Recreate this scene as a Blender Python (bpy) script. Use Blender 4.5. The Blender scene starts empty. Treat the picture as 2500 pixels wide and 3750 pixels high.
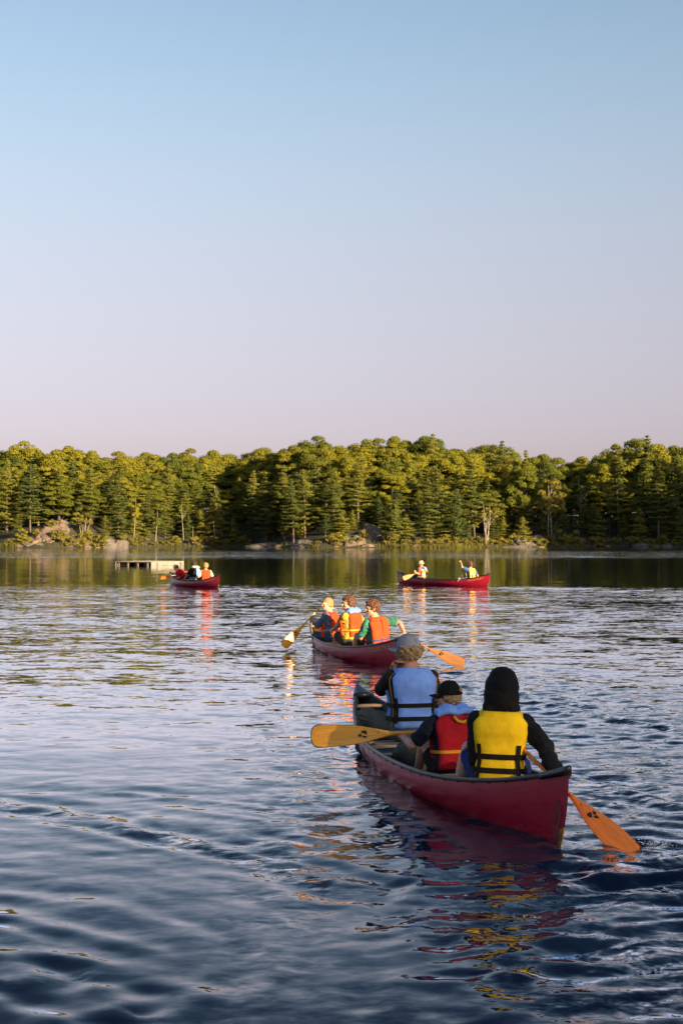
import bpy, bmesh, math, random
import numpy as np
from mathutils import Vector, Matrix, noise as mnoise
from math import sin, cos, pi, radians

S = bpy.context.scene
C = S.collection
rnd = random.Random(7)
nrg = np.random.default_rng(11)

# ------------------------------------------------------------------ camera
cam_d = bpy.data.cameras.new('camera')
cam = bpy.data.objects.new('camera', cam_d)
C.objects.link(cam)
cam.location = (0, 0, 2.0)
cam.rotation_euler = (radians(90 + 0.968), 0, 0)
cam_d.sensor_fit = 'VERTICAL'
cam_d.sensor_height = 36
cam_d.lens = 50
cam_d.clip_start = 0.1
cam_d.clip_end = 4000
S.camera = cam

# ------------------------------------------------------------------ sky and sun
SUN_AZ, SUN_EL = 40.0, 11.0            # degrees to the right of straight behind the camera
to_sun = Vector((sin(radians(SUN_AZ)) * cos(radians(SUN_EL)), -cos(radians(SUN_AZ)) * cos(radians(SUN_EL)), sin(radians(SUN_EL))))
W = bpy.data.worlds.new('World')
S.world = W
W.use_nodes = True
wn, wl = W.node_tree.nodes, W.node_tree.links
for n in list(wn):
    wn.remove(n)
sky = wn.new('ShaderNodeTexSky')
sky.sky_type = 'NISHITA'
sky.sun_disc = False
sky.sun_elevation = radians(SUN_EL)
sky.sun_rotation = math.atan2(to_sun.x, to_sun.y)
sky.altitude = 200
sky.air_density = 1.0
sky.dust_density = 1.2
sky.ozone_density = 1.6
tc = wn.new('ShaderNodeTexCoord')
sep = wn.new('ShaderNodeSeparateXYZ')
ramp = wn.new('ShaderNodeValToRGB')
mul = wn.new('ShaderNodeMixRGB')
mul.blend_type = 'MULTIPLY'
mul.inputs[0].default_value = 1.0
bg = wn.new('ShaderNodeBackground')
bg.inputs['Strength'].default_value = 0.0752
wo = wn.new('ShaderNodeOutputWorld')
wl.new(tc.outputs['Generated'], sep.inputs[0])
wl.new(sep.outputs['Z'], ramp.inputs[0])
wl.new(sky.outputs[0], mul.inputs[1])
wl.new(ramp.outputs[0], mul.inputs[2])
wl.new(mul.outputs[0], bg.inputs['Color'])
wl.new(bg.outputs[0], wo.inputs['Surface'])
SKY_RAMP = [(0.0, (0.58, 0.47, 0.80)), (0.03, (0.645, 0.505, 0.785)), (0.06, (0.742, 0.551, 0.757)), (0.09, (0.863, 0.613, 0.735)), (0.12, (0.98, 0.681, 0.732)),
            (0.15, (1.089, 0.753, 0.751)), (0.18, (1.184, 0.829, 0.789)), (0.21, (1.257, 0.908, 0.836)), (0.24, (1.295, 0.980, 0.885)), (0.27, (1.300, 1.035, 0.930)),
            (0.30, (1.280, 1.072, 0.962)), (0.33, (1.250, 1.085, 0.980)), (0.36, (1.21, 1.08, 0.985)), (0.45, (1.05, 1.02, 1.02)), (1.0, (0.92, 0.98, 1.05))]
el = ramp.color_ramp.elements
while len(el) > 1:
    el.remove(el[-1])
for i, (p, c) in enumerate(SKY_RAMP):
    e_ = el[0] if i == 0 else el.new(p)
    e_.position = p
    e_.color = (*c, 1)

sun_d = bpy.data.lights.new('sun', 'SUN')
sun_d.energy = 5.0
sun_d.angle = radians(0.6)
sun_d.color = (1.0, 0.76, 0.43)
sun = bpy.data.objects.new('sun', sun_d)
C.objects.link(sun)
sun.rotation_euler = to_sun.to_track_quat('Z', 'Y').to_euler()
sun.location = to_sun * 60

S.view_settings.view_transform = 'Standard'
S.view_settings.look = 'None'
S.view_settings.exposure = 1.5
S.view_settings.gamma = 1.0
S.view_settings.use_curve_mapping = False
S.cycles.max_bounces = 8
S.cycles.use_denoising = True
S.cycles.caustics_reflective = False
S.cycles.caustics_refractive = False

# ------------------------------------------------------------------ materials
MATS = {}


def nodes_of(name):
    m = bpy.data.materials.new(name)
    m.use_nodes = True
    nt = m.node_tree
    return m, nt.nodes, nt.links, nt.nodes['Principled BSDF']


def mat(name, col, rough=0.6, var=0.15, scale=20.0, bump=0.0, bscale=60.0, spec=0.5, metal=0.0, col2=None, stretch=None, coat=0.0, dist=0.01):
    """plain procedural surface: colour broken up by noise, fine relief by bump"""
    if name in MATS:
        return MATS[name]
    m, N, L, P = nodes_of(name)
    co = N.new('ShaderNodeTexCoord')
    mp = N.new('ShaderNodeMapping')
    if stretch:
        mp.inputs['Scale'].default_value = stretch
    L.new(co.outputs['Object'], mp.inputs['Vector'])
    nz = N.new('ShaderNodeTexNoise')
    nz.inputs['Scale'].default_value = scale
    nz.inputs['Detail'].default_value = 4
    L.new(mp.outputs[0], nz.inputs['Vector'])
    r = N.new('ShaderNodeValToRGB')
    c2 = col2 or tuple(c * (1 - 2 * var) for c in col)
    c1 = col if col2 else tuple(min(1, c * (1 + var)) for c in col)
    r.color_ramp.elements[0].position = 0.3
    r.color_ramp.elements[0].color = (*c2, 1)
    r.color_ramp.elements[1].position = 0.68
    r.color_ramp.elements[1].color = (*c1, 1)
    L.new(nz.outputs['Fac'], r.inputs[0])
    L.new(r.outputs[0], P.inputs['Base Color'])
    P.inputs['Roughness'].default_value = rough
    P.inputs['Metallic'].default_value = metal
    P.inputs['Specular IOR Level'].default_value = spec
    P.inputs['Coat Weight'].default_value = coat
    P.inputs['Coat Roughness'].default_value = 0.12
    if bump:
        b = N.new('ShaderNodeBump')
        b.inputs['Strength'].default_value = bump
        b.inputs['Distance'].default_value = dist
        n2 = N.new('ShaderNodeTexNoise')
        n2.inputs['Scale'].default_value = bscale
        n2.inputs['Detail'].default_value = 3
        L.new(mp.outputs[0], n2.inputs['Vector'])
        L.new(n2.outputs['Fac'], b.inputs['Height'])
        L.new(b.outputs[0], P.inputs['Normal'])
    MATS[name] = m
    return m


def cloth(name, col, rough=0.85, var=0.13):
    return mat('cloth_' + name, col, rough, var, 6, bump=0.5, bscale=16, spec=0.2, dist=0.02)


def leafmat(name, col, col2, trans=0.25):
    m, N, L, P = nodes_of(name)
    oi = N.new('ShaderNodeObjectInfo')
    co = N.new('ShaderNodeTexCoord')
    nz = N.new('ShaderNodeTexNoise')
    nz.inputs['Scale'].default_value = 0.9
    nz.inputs['Detail'].default_value = 3
    L.new(co.outputs['Object'], nz.inputs['Vector'])
    ad = N.new('ShaderNodeMath')
    ad.operation = 'MULTIPLY_ADD'
    ad.inputs[1].default_value = 0.70
    L.new(oi.outputs['Random'], ad.inputs[0])
    ml = N.new('ShaderNodeMath')
    ml.operation = 'MULTIPLY'
    ml.inputs[1].default_value = 0.5
    L.new(nz.outputs['Fac'], ml.inputs[0])
    L.new(ml.outputs[0], ad.inputs[2])
    r = N.new('ShaderNodeValToRGB')
    r.color_ramp.elements[0].position = 0.1
    r.color_ramp.elements[0].color = (*col2, 1)
    r.color_ramp.elements[1].position = 0.85
    r.color_ramp.elements[1].color = (*col, 1)
    L.new(ad.outputs[0], r.inputs[0])
    L.new(r.outputs[0], P.inputs['Base Color'])
    P.inputs['Roughness'].default_value = 0.7
    P.inputs['Specular IOR Level'].default_value = 0.06
    tr = N.new('ShaderNodeBsdfTranslucent')
    L.new(r.outputs[0], tr.inputs[0])
    mx = N.new('ShaderNodeMixShader')
    mx.inputs[0].default_value = trans
    L.new(P.outputs[0], mx.inputs[1])
    L.new(tr.outputs[0], mx.inputs[2])
    L.new(mx.outputs[0], N['Material Output'].inputs[0])
    return m


# ------------------------------------------------------------------ mesh helpers
def link(name, me, m, parent=None, smooth=True):
    o = bpy.data.objects.new(name, me)
    C.objects.link(o)
    if m is not None:
        me.materials.clear()
        me.materials.append(m)
    if smooth:
        me.polygons.foreach_set('use_smooth', [True] * len(me.polygons))
    if parent is not None:
        o.parent = parent
    return o


def tag(o, label=None, cat=None, group=None, kind=None):
    if label:
        o['label'] = label
    if cat:
        o['category'] = cat
    if group:
        o['group'] = group
    if kind:
        o['kind'] = kind
    return o


def empty(name, M=None):
    o = bpy.data.objects.new(name, None)
    C.objects.link(o)
    o.empty_display_size = 0.2
    if M is not None:
        o.matrix_world = M
    return o


class MB:
    """collects shapes into one mesh"""

    def __init__(s):
        s.v, s.f = [], []

    def add(s, vs, fs):
        b = len(s.v)
        s.v += [tuple(p) for p in vs]
        s.f += [tuple(i + b for i in f) for f in fs]
        return s

    def box(s, c, size, R=None):
        hx, hy, hz = size[0] / 2, size[1] / 2, size[2] / 2
        vs = [Vector((x, y, z)) for x in (-hx, hx) for y in (-hy, hy) for z in (-hz, hz)]
        if R is not None:
            vs = [R @ p for p in vs]
        c = Vector(c)
        return s.add([p + c for p in vs], [(0, 1, 3, 2), (4, 6, 7, 5), (0, 4, 5, 1), (2, 3, 7, 6), (0, 2, 6, 4), (1, 5, 7, 3)])

    def tube(s, pts, rad, n=10, flat=1.0, up=None, caps=True):
        """tube along pts; rad a number or one per point; flat squashes along the frame's second axis"""
        pts = [Vector(p) for p in pts]
        if not hasattr(rad, '__len__'):
            rad = [rad] * len(pts)
        vs, fs = [], []
        prev = None
        for i, p in enumerate(pts):
            d = (pts[min(i + 1, len(pts) - 1)] - pts[max(i - 1, 0)])
            d = d.normalized() if d.length > 1e-9 else Vector((0, 0, 1))
            if up is not None:
                a = Vector(up)
            elif prev is not None:
                a = prev
            else:
                a = Vector((0, 0, 1)) if abs(d.z) < 0.9 else Vector((1, 0, 0))
            a = (a - d * a.dot(d))
            a = a.normalized() if a.length > 1e-6 else d.orthogonal().normalized()
            prev = a
            b = d.cross(a)
            for k in range(n):
                t = 2 * pi * k / n
                vs.append(p + b * (cos(t) * rad[i]) + a * (sin(t) * rad[i] * flat))
        m = len(pts)
        for i in range(m - 1):
            for k in range(n):
                k2 = (k + 1) % n
                fs.append((i * n + k, i * n + k2, (i + 1) * n + k2, (i + 1) * n + k))
        if caps:
            fs.append(tuple(range(n - 1, -1, -1)))
            fs.append(tuple((m - 1) * n + k for k in range(n)))
        return s.add(vs, fs)

    def capsule(s, a, b, ra, rb, n=12):
        """tapered rod with rounded ends"""
        a, b = Vector(a), Vector(b)
        d = b - a
        if d.length < 1e-5:
            return s.ell(a, (ra, ra, ra))
        d.normalize()
        pts, rr = [], []
        for t in (-1, -0.85, -0.5):
            pts.append(a + d * ra * t)
            rr.append(max(1e-4, ra * math.sqrt(max(0, 1 - t * t))))
        pts += [a, b]
        rr += [ra, rb]
        for t in (0.5, 0.85, 1):
            pts.append(b + d * rb * t)
            rr.append(max(1e-4, rb * math.sqrt(max(0, 1 - t * t))))
        return s.tube(pts, rr, n)

    def ell(s, c, r, R=None, nu=14, nv=9):
        c = Vector(c)
        vs, fs = [], []
        for j in range(nv + 1):
            ph = pi * j / nv
            for i in range(nu):
                th = 2 * pi * i / nu
                p = Vector((r[0] * sin(ph) * cos(th), r[1] * sin(ph) * sin(th), r[2] * cos(ph)))
                vs.append((R @ p if R is not None else p) + c)
        for j in range(nv):
            for i in range(nu):
                i2 = (i + 1) % nu
                fs.append((j * nu + i, (j + 1) * nu + i, (j + 1) * nu + i2, j * nu + i2))
        return s.add(vs, fs)

    def loft(s, rings, caps=True):
        n = len(rings[0])
        vs = [p for r in rings for p in r]
        fs = []
        for i in range(len(rings) - 1):
            for k in range(n):
                k2 = (k + 1) % n
                fs.append((i * n + k, i * n + k2, (i + 1) * n + k2, (i + 1) * n + k))
        if caps:
            fs.append(tuple(range(n - 1, -1, -1)))
            fs.append(tuple((len(rings) - 1) * n + k for k in range(n)))
        return s.add(vs, fs)

    def mesh(s, name='m', fix=True):
        me = bpy.data.meshes.new(name)
        me.from_pydata(s.v, [], s.f)
        if fix:
            bm = bmesh.new()
            bm.from_mesh(me)
            bmesh.ops.recalc_face_normals(bm, faces=bm.faces)
            bm.to_mesh(me)
            bm.free()
        me.update()
        return me

    def build(s, name, m, parent=None, smooth=True, fix=True):
        return link(name, s.mesh(name, fix), m, parent, smooth)

    def skin(s, name, m, parent, voxel=0.008, it=4, fac=0.5, folds=0.0):
        """melt everything collected into one continuous surface"""
        me = s.mesh('tmp')
        o = bpy.data.objects.new('tmp', me)
        C.objects.link(o)
        r = o.modifiers.new('r', 'REMESH')
        r.mode = 'VOXEL'
        r.voxel_size = voxel
        if it:
            sm = o.modifiers.new('s', 'SMOOTH')
            sm.iterations = it
            sm.factor = fac
        dg = bpy.context.evaluated_depsgraph_get()
        out = bpy.data.meshes.new_from_object(o.evaluated_get(dg))
        out.name = name
        if folds:
            nv = len(out.vertices)
            cs, ns = np.empty(nv * 3, np.float32), np.empty(nv * 3, np.float32)
            out.vertices.foreach_get('co', cs)
            out.vertices.foreach_get('normal', ns)
            for i in range(nv):
                p = Vector(cs[3 * i:3 * i + 3])
                q = Vector((p.x * 9, p.y * 9, p.z * 15 + 2.2 * mnoise.noise(p * 5)))
                cs[3 * i:3 * i + 3] += ns[3 * i:3 * i + 3] * (folds * (0.75 - 2.2 * abs(mnoise.noise(q))) + folds * 0.5 * mnoise.noise(p * 34))
            out.vertices.foreach_set('co', cs)
            out.update()
        bpy.data.objects.remove(o)
        bpy.data.meshes.remove(me)
        return link(name, out, m, parent, True)


def copy_tree(o, parent=None):
    c = o.copy()
    C.objects.link(c)
    c.parent = parent
    for ch in o.children:
        copy_tree(ch, c)
    return c


def smoothstep(a, b, x):
    t = np.clip((x - a) / (b - a), 0, 1)
    return t * t * (3 - 2 * t)


def wobble(x, y, sc, seed=0.0):
    """cheap smooth 2-D noise made of sines, for numpy arrays"""
    r = random.Random(int(seed * 1000) + 5)
    out = 0 * x
    for i in range(7):
        a = r.uniform(0, 2 * pi)
        k = r.uniform(0.5, 1.8) / sc
        out = out + np.sin((x * cos(a) + y * sin(a)) * k * 2 * pi + r.uniform(0, 6.28)) / 7 * 1.9
    return out


# ------------------------------------------------------------------ canoe shape (used by the water too)
LEN, BEAM, ZC, ZE = 5.18, 0.90, 0.22, 0.515


def c_hb(t):
    return BEAM / 2 * max(0.0, 1 - abs(t) ** 2.1) ** 0.97


def c_zg(t):
    return ZC + (ZE - ZC) * abs(t) ** 2.6


def c_zk(t):
    return -0.105 + 0.09 * abs(t) ** 5


def c_n(t):
    return 2.5 - 1.1 * abs(t) ** 3


def c_hx(t, z):
    zg, zk = c_zg(t), c_zk(t)
    q = min(1.0, max(0.0, (zg - z) / (zg - zk)))
    n = c_n(t)
    return c_hb(t) * (1 - q ** n) ** (1 / n)


CANOES = {            # centre x, y and heading (bow turned to the left of straight ahead)
    'near': (0.80, 11.58, 0.251),
    'mid': (0.207, 23.70, 0.295),
    'left': (-5.90, 56.9, 0.493),
    'right': (4.08, 57.9, 0.742),
}


def canoe_matrix(k):
    x, y, h = CANOES[k]
    return Matrix.Translation((x, y, 0)) @ Matrix.Rotation(h, 4, 'Z')


# ------------------------------------------------------------------ water
def build_water():
    xs = np.concatenate([np.linspace(-700, -40, 34)[:-1], np.linspace(-40, -5.2, 88)[:-1], np.linspace(-5.2, 4.8, 336)[:-1],
                         np.linspace(4.8, 40, 90)[:-1], np.linspace(40, 700, 34)])
    ys = [-260.0, -120, -60, -30, -12, -4, 0, 2.0, 3.5]
    y = 4.5
    while y < 62:
        ys.append(y)
        y += max(0.026, y * 0.0031)
    ys += list(np.geomspace(62.5, 700, 120))
    ys = np.array(ys)
    X, Y = np.meshgrid(xs, ys)
    Z = np.zeros_like(X)
    CH = np.zeros_like(X)
    near = smoothstep(60, 30, Y) * smoothstep(1, 4, Y) * smoothstep(30, 12, np.abs(X))
    # gentle swell
    r = random.Random(3)
    for lam, amp, num in ((2.6, 0.0019, 6), (1.3, 0.0011, 8), (0.7, 0.0006, 9), (0.42, 0.0005, 8), (0.2, 0.00022, 9)):
        for i in range(num):
            a = r.gauss(1.45, 0.55)
            k = 2 * pi / (lam * r.uniform(0.75, 1.3))
            env = 0.6 + 0.5 * wobble(X, Y, lam * 5, r.random())
            Z += amp * env * np.sin(k * (X * cos(a) + Y * sin(a)) + r.uniform(0, 6.28)) * near * (1.0 if lam < 1 else smoothstep(45, 20, Y) * 0.7 + 0.3)
    # wakes: diverging arms, transverse waves and chop behind each stern, bow curl
    for key, pw in (('near', 1.0), ('mid', 0.8), ('right', 0.8), ('left', 0.5)):
        cx, cy, h = CANOES[key]
        rs = slice(*np.searchsorted(ys, (cy - 15, cy + 6)))
        ks = slice(*np.searchsorted(xs, (cx - 9, cx + 9)))
        XX, YY = X[rs, ks], Y[rs, ks]
        ZZ, CC = Z[rs, ks], CH[rs, ks]          # views: only the water round this canoe
        dx, dy = XX - cx, YY - cy
        lx = dx * cos(h) + dy * sin(h)
        ly = -dx * sin(h) + dy * cos(h)
        ab = LEN / 2 - ly                     # metres behind the bow
        off = np.abs(lx) + 0.10 * wobble(lx, ly, 1.6, 0.3)
        arm = 0.25 + 0.30 * ab
        fade = smoothstep(-0.2, 0.6, ab) * np.exp(-ab / 9.0)
        d = off - arm
        ZZ += pw * 0.013 * fade * np.exp(-(d / 0.26) ** 2) * np.cos(2 * pi * d / 0.55) * (0.75 + 0.35 * wobble(lx, ly, 0.9, 0.7))
        ZZ += pw * 0.015 * fade * np.exp(-((d + 0.75) / 0.40) ** 2) * np.cos(2 * pi * (d + .75) / 0.42 + 1) * (0.6 + 0.6 * wobble(lx, ly, 0.8, 0.9))
        be = np.clip(-LEN / 2 - ly, 0, None)    # metres behind the stern
        inside = smoothstep(0.0, 0.5, -LEN / 2 - ly) * np.exp(-be / 9.0) * np.exp(-(lx / (0.7 + 0.33 * be)) ** 2)
        chop = 0
        for i in range(26):
            a = r.uniform(0, 2 * pi)
            k = 2 * pi / r.uniform(0.10, 0.45)
            chop = chop + np.sin(k * (0.45 * lx * cos(a) + ly * sin(a)) + r.uniform(0, 6.28) + 1.5 * wobble(lx, ly, 0.9, i * .07)) / k
        CC += pw * 1.25 * inside * (0.75 + 0.45 * wobble(lx, ly, 1.0, 0.15))
        CC += pw * 0.55 * np.exp(-(d / 0.30) ** 2) * fade * (0.8 + 0.5 * wobble(lx, ly, 0.7, 0.35))
        CC += pw * 0.5 * smoothstep(0.0, 0.5, lx) * np.exp(-((lx - 1.2) / 1.1) ** 2) * smoothstep(3.0, 0.0, ly) * np.exp(-np.abs(ly) / 6) * (0.7 + 0.6 * wobble(lx, ly, 1.3, 0.55))
        ZZ += pw * 0.11 * inside * chop * (0.7 + 0.5 * wobble(lx, ly, 1.1, 0.2))
        # ripple held against the hull
        t = np.clip(ly / (LEN / 2), -1, 1)
        hb = BEAM / 2 * np.clip(1 - np.abs(t) ** 2.1, 0, 1) ** 0.97
        zg_, zk_, n_ = ZC + (ZE - ZC) * np.abs(t) ** 2.6, -0.105 + 0.09 * np.abs(t) ** 5, 2.5 - 1.1 * np.abs(t) ** 3
        hb = hb * np.clip(1 - np.clip(zg_ / (zg_ - zk_), 0, 1) ** n_, 0, 1) ** (1 / n_)      # hull breadth at the waterline
        gap = np.abs(lx) - hb
        alongside = (np.abs(ly) < LEN / 2 + 0.25)
        ZZ += pw * 0.013 * alongside * np.exp(-np.clip(gap, 0, 9) / 0.22) * (0.4 + np.cos(gap * 26 + ly * 3.0) * 0.5 + 0.6 * wobble(lx, ly, 0.35, 0.6))
        CC += pw * 0.8 * alongside * np.exp(-(np.clip(gap, 0, 9) / 0.16) ** 2) * smoothstep(0.3, 0.9, 0.5 + 0.5 * wobble(lx, ly, 0.6, 0.25) + 0.4 * (ly > 1.2))
        bowd = np.sqrt(lx ** 2 + (ly - LEN / 2 + 0.35) ** 2)
        ZZ += pw * 0.018 * np.exp(-((bowd - 0.42) / 0.22) ** 2) * (0.6 + 0.6 * wobble(lx, ly, 0.22, 0.45))
        # the hull presses the water down inside its own outline
        ZZ[(gap < -0.05) & (np.abs(ly) < LEN / 2 - 0.15)] = -0.09
    # older wake lines crossing the foreground, traced as photo points laid on the water
    for pts, amp, ch in (([(-60, 2930), (200, 2965), (420, 3012), (700, 3075), (900, 3130), (1120, 3195), (1330, 3260)], 0.011, 0.7),
                         ([(300, 2880), (700, 2930), (1000, 2960), (1160, 2990), (1300, 2960)], 0.005, 0.1),
                         ([(1640, 2520), (1800, 2545), (2050, 2590), (2300, 2640), (2560, 2690)], 0.016, 0.6),
                         ([(2230, 2870), (2350, 2910), (2560, 2990)], 0.012, 0.4),
                         ([(1880, 3560), (2050, 3640), (2250, 3680), (2450, 3640), (2600, 3560)], 0.010, 0.6),
                         ([(1700, 3420), (1950, 3500), (2200, 3530), (2560, 3440)], 0.010, 0.6),
                         ([(-40, 3570), (180, 3590), (300, 3640), (420, 3680)], 0.012, 0.2),
                         ([(-40, 3420), (120, 3450), (240, 3500), (290, 3540)], 0.012, 0.2)):
        w = []
        for px, py in pts:
            yy = 2.0 * 5208 / (py - 1963)
            w.append(((px - 1250) * yy / 5208, yy))
        x0, x1 = min(p[0] for p in w) - 1.5, max(p[0] for p in w) + 1.5
        y0, y1 = min(p[1] for p in w) - 1.5, max(p[1] for p in w) + 1.5
        rs, ks = slice(*np.searchsorted(ys, (y0, y1))), slice(*np.searchsorted(xs, (x0, x1)))
        XX, YY = X[rs, ks], Y[rs, ks]
        best = np.full(XX.shape, 9.0)
        for (ax, ay), (bx, by) in zip(w[:-1], w[1:]):
            ex, ey = bx - ax, by - ay
            L2 = ex * ex + ey * ey
            t = np.clip(((XX - ax) * ex + (YY - ay) * ey) / L2, 0, 1)
            sg = np.sign((XX - ax) * ey - (YY - ay) * ex)
            dd = np.hypot(XX - ax - t * ex, YY - ay - t * ey)
            best = np.where(dd < np.abs(best), dd * sg, best)
        wv = 0.05 * wobble(XX, YY, 0.7, x0 % 1) + best
        fad = np.exp(-(best / 0.42) ** 2) * (0.65 + 0.5 * wobble(XX, YY, 0.8, y0 % 1))
        Z[rs, ks] += amp * fad * np.cos(2 * pi * wv / 0.36)
        CH[rs, ks] += ch * np.exp(-((best - 0.05) / 0.14) ** 2) * np.clip(0.6 + 0.7 * wobble(XX, YY, 0.5, 0.77), 0, 1.5)
    # rings from the stern paddle blade and an old ring at the lower left
    for (px, py, amp, lam, rad) in ((1.95, 9.1, 0.014, 0.30, 0.8), (1.9, 21.4, 0.006, 0.3, 0.8), (-2.3, 6.3, 0.013, 0.42, 1.7), (-1.9, 5.2, 0.010, 0.34, 1.3), (-0.45, 9.2, 0.012, 0.55, 0.5)):
        q = np.sqrt((X - px) ** 2 + (Y - py) ** 2) + 0.07 * wobble(X, Y, 0.8, px)
        Z += amp * np.exp(-(q / rad) ** 2) * np.cos(2 * pi * q / lam) * (0.8 + 0.3 * wobble(X, Y, 0.7, py))
    CH += 1.0 * np.exp(-(((X - 2.1) / 0.35) ** 2 + ((Y - 9.15) / 0.3) ** 2))
    CH = np.clip(CH * smoothstep(0, 0.3, near + 0.1), 0, 1.5)
    ny, nx = X.shape
    co = np.stack([X, Y, Z], -1).reshape(-1, 3).astype(np.float32)
    idx = np.arange(ny * nx).reshape(ny, nx)
    q = np.stack([idx[:-1, :-1], idx[:-1, 1:], idx[1:, 1:], idx[1:, :-1]], -1).reshape(-1, 4)
    me = bpy.data.meshes.new('water')
    me.vertices.add(len(co))
    me.vertices.foreach_set('co', co.ravel())
    me.loops.add(q.size)
    me.loops.foreach_set('vertex_index', q.ravel().astype(np.int32))
    me.polygons.add(len(q))
    me.polygons.foreach_set('loop_start', np.arange(0, q.size, 4, dtype=np.int32))
    me.update(calc_edges=True)
    at_ = me.attributes.new('chop', 'FLOAT', 'POINT')
    at_.data.foreach_set('value', CH.astype(np.float32).ravel())
    m, N, L, P = nodes_of('lake_water')
    N.remove(P)
    dif = N.new('ShaderNodeBsdfDiffuse')
    dif.inputs['Color'].default_value = (0.003, 0.009, 0.027, 1)
    glo = N.new('ShaderNodeBsdfGlossy')
    glo.inputs['Color'].default_value = (0.94, 0.95, 1.0, 1)
    glo.inputs['Roughness'].default_value = 0.04
    frs = N.new('ShaderNodeFresnel')
    frs.inputs['IOR'].default_value = 1.333
    pw_ = N.new('ShaderNodeMath')
    pw_.operation = 'POWER'
    pw_.inputs[1].default_value = 1.75
    gain = N.new('ShaderNodeMath')
    gain.operation = 'MULTIPLY'
    gain.use_clamp = True
    gain.inputs[1].default_value = WATER_GAIN
    mixs = N.new('ShaderNodeMixShader')
    L.new(frs.outputs[0], pw_.inputs[0])
    L.new(pw_.outputs[0], gain.inputs[0])
    L.new(gain.outputs[0], mixs.inputs[0])
    L.new(dif.outputs[0], mixs.inputs[1])
    L.new(glo.outputs[0], mixs.inputs[2])
    L.new(mixs.outputs[0], N['Material Output'].inputs[0])
    geo = N.new('ShaderNodeNewGeometry')
    sp = N.new('ShaderNodeSeparateXYZ')
    L.new(geo.outputs['Position'], sp.inputs[0])

    def math_(op, a, b=None, c=None):
        n = N.new('ShaderNodeMath')
        n.operation = op
        for i, v in enumerate((a, b, c)):
            if v is None:
                continue
            if isinstance(v, (int, float)):
                n.inputs[i].default_value = v
            else:
                L.new(v, n.inputs[i])
        return n.outputs[0]

    def ripple(scale, detail, warp, stretch):
        mp = N.new('ShaderNodeMapping')
        mp.inputs['Scale'].default_value = stretch
        L.new(geo.outputs['Position'], mp.inputs['Vector'])
        nz = N.new('ShaderNodeTexNoise')
        nz.inputs['Scale'].default_value = scale
        nz.inputs['Detail'].default_value = detail
        nz.inputs['Roughness'].default_value = 0.55
        nz.inputs['Distortion'].default_value = warp
        L.new(mp.outputs[0], nz.inputs['Vector'])
        sb = N.new('ShaderNodeVectorMath')
        sb.operation = 'SUBTRACT'
        sb.inputs[1].default_value = (0.5, 0.5, 0.5)
        L.new(nz.outputs['Color'], sb.inputs[0])
        return sb.outputs[0]

    def scale_(v, f):
        n = N.new('ShaderNodeVectorMath')
        n.operation = 'SCALE'
        L.new(v, n.inputs[0])
        if isinstance(f, (int, float)):
            n.inputs['Scale'].default_value = f
        else:
            L.new(f, n.inputs['Scale'])
        return n.outputs[0]

    def add_(a, b):
        n = N.new('ShaderNodeVectorMath')
        n.operation = 'ADD'
        L.new(a, n.inputs[0])
        L.new(b, n.inputs[1])
        return n.outputs[0]

    # wind: how rough the surface is at each distance down the lake, with ragged edges
    wz = N.new('ShaderNodeTexNoise')
    mp = N.new('ShaderNodeMapping')
    mp.inputs['Scale'].default_value = (0.018, 0.05, 1)
    L.new(geo.outputs['Position'], mp.inputs['Vector'])
    wz.inputs['Scale'].default_value = 1.0
    wz.inputs['Detail'].default_value = 3
    L.new(mp.outputs[0], wz.inputs['Vector'])
    ysh = math_('MULTIPLY_ADD', math_('SUBTRACT', wz.outputs['Fac'], 0.5), math_('MULTIPLY', sp.outputs['Y'], 0.35), sp.outputs['Y'])
    wr = N.new('ShaderNodeValToRGB')
    L.new(math_('DIVIDE', ysh, 300.0), wr.inputs[0])
    WIND = WATER_WIND
    e = wr.color_ramp.elements
    while len(e) > 1:
        e.remove(e[-1])
    for i, (d, v) in enumerate(WIND):
        k = e[0] if i == 0 else e.new(d / 300.0)
        k.position = d / 300.0
        k.color = (v, v, v, 1)
    amp = wr.outputs[0]
    fine = scale_(ripple(8.0, 2.0, 0.3, (0.55, 1.0, 1)), WATER_FINE)
    mid = scale_(ripple(2.7, 2.0, 0.4, (0.45, 1.0, 1)), WATER_MID)
    big = scale_(ripple(0.42, 1.0, 0.2, (0.4, 1.0, 1)), WATER_BIG)
    tiny = scale_(ripple(15.0, 2.0, 0.4, (0.6, 1.0, 1)), WATER_TINY)
    sl = scale_(add_(add_(add_(fine, mid), big), tiny), amp)
    ca = N.new('ShaderNodeAttribute')
    ca.attribute_name = 'chop'
    rough = add_(scale_(ripple(6.5, 3.0, 0.8, (0.55, 1.0, 1)), 0.95), scale_(ripple(17.0, 2.0, 0.5, (0.6, 1.0, 1)), 0.75))
    sl = add_(sl, scale_(rough, ca.outputs['Fac']))
    flat = N.new('ShaderNodeVectorMath')
    flat.operation = 'MULTIPLY'
    flat.inputs[1].default_value = (1, 1, 0)
    L.new(sl, flat.inputs[0])
    nn = N.new('ShaderNodeVectorMath')
    nn.operation = 'NORMALIZE'
    L.new(add_(geo.outputs['Normal'], flat.outputs[0]), nn.inputs[0])
    for t_ in (dif, glo, frs):
        L.new(nn.outputs[0], t_.inputs['Normal'])
    o = link('lake_water', me, m)
    tag(o, 'rippled dark blue lake water', kind='structure')


WATER_WIND = [(0, 0.56), (8, 0.44), (13, 0.24), (20, 0.70), (36, 1.1), (50, 0.8), (58, 0.20), (100, 0.14), (122, 0.20), (138, 1.3), (185, 1.3), (205, 0.25), (290, 0.1)]
WATER_FINE, WATER_MID, WATER_BIG, WATER_TINY, WATER_GAIN = 0.24, 0.24, 0.10, 0.17, 3.4
build_water()


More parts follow.
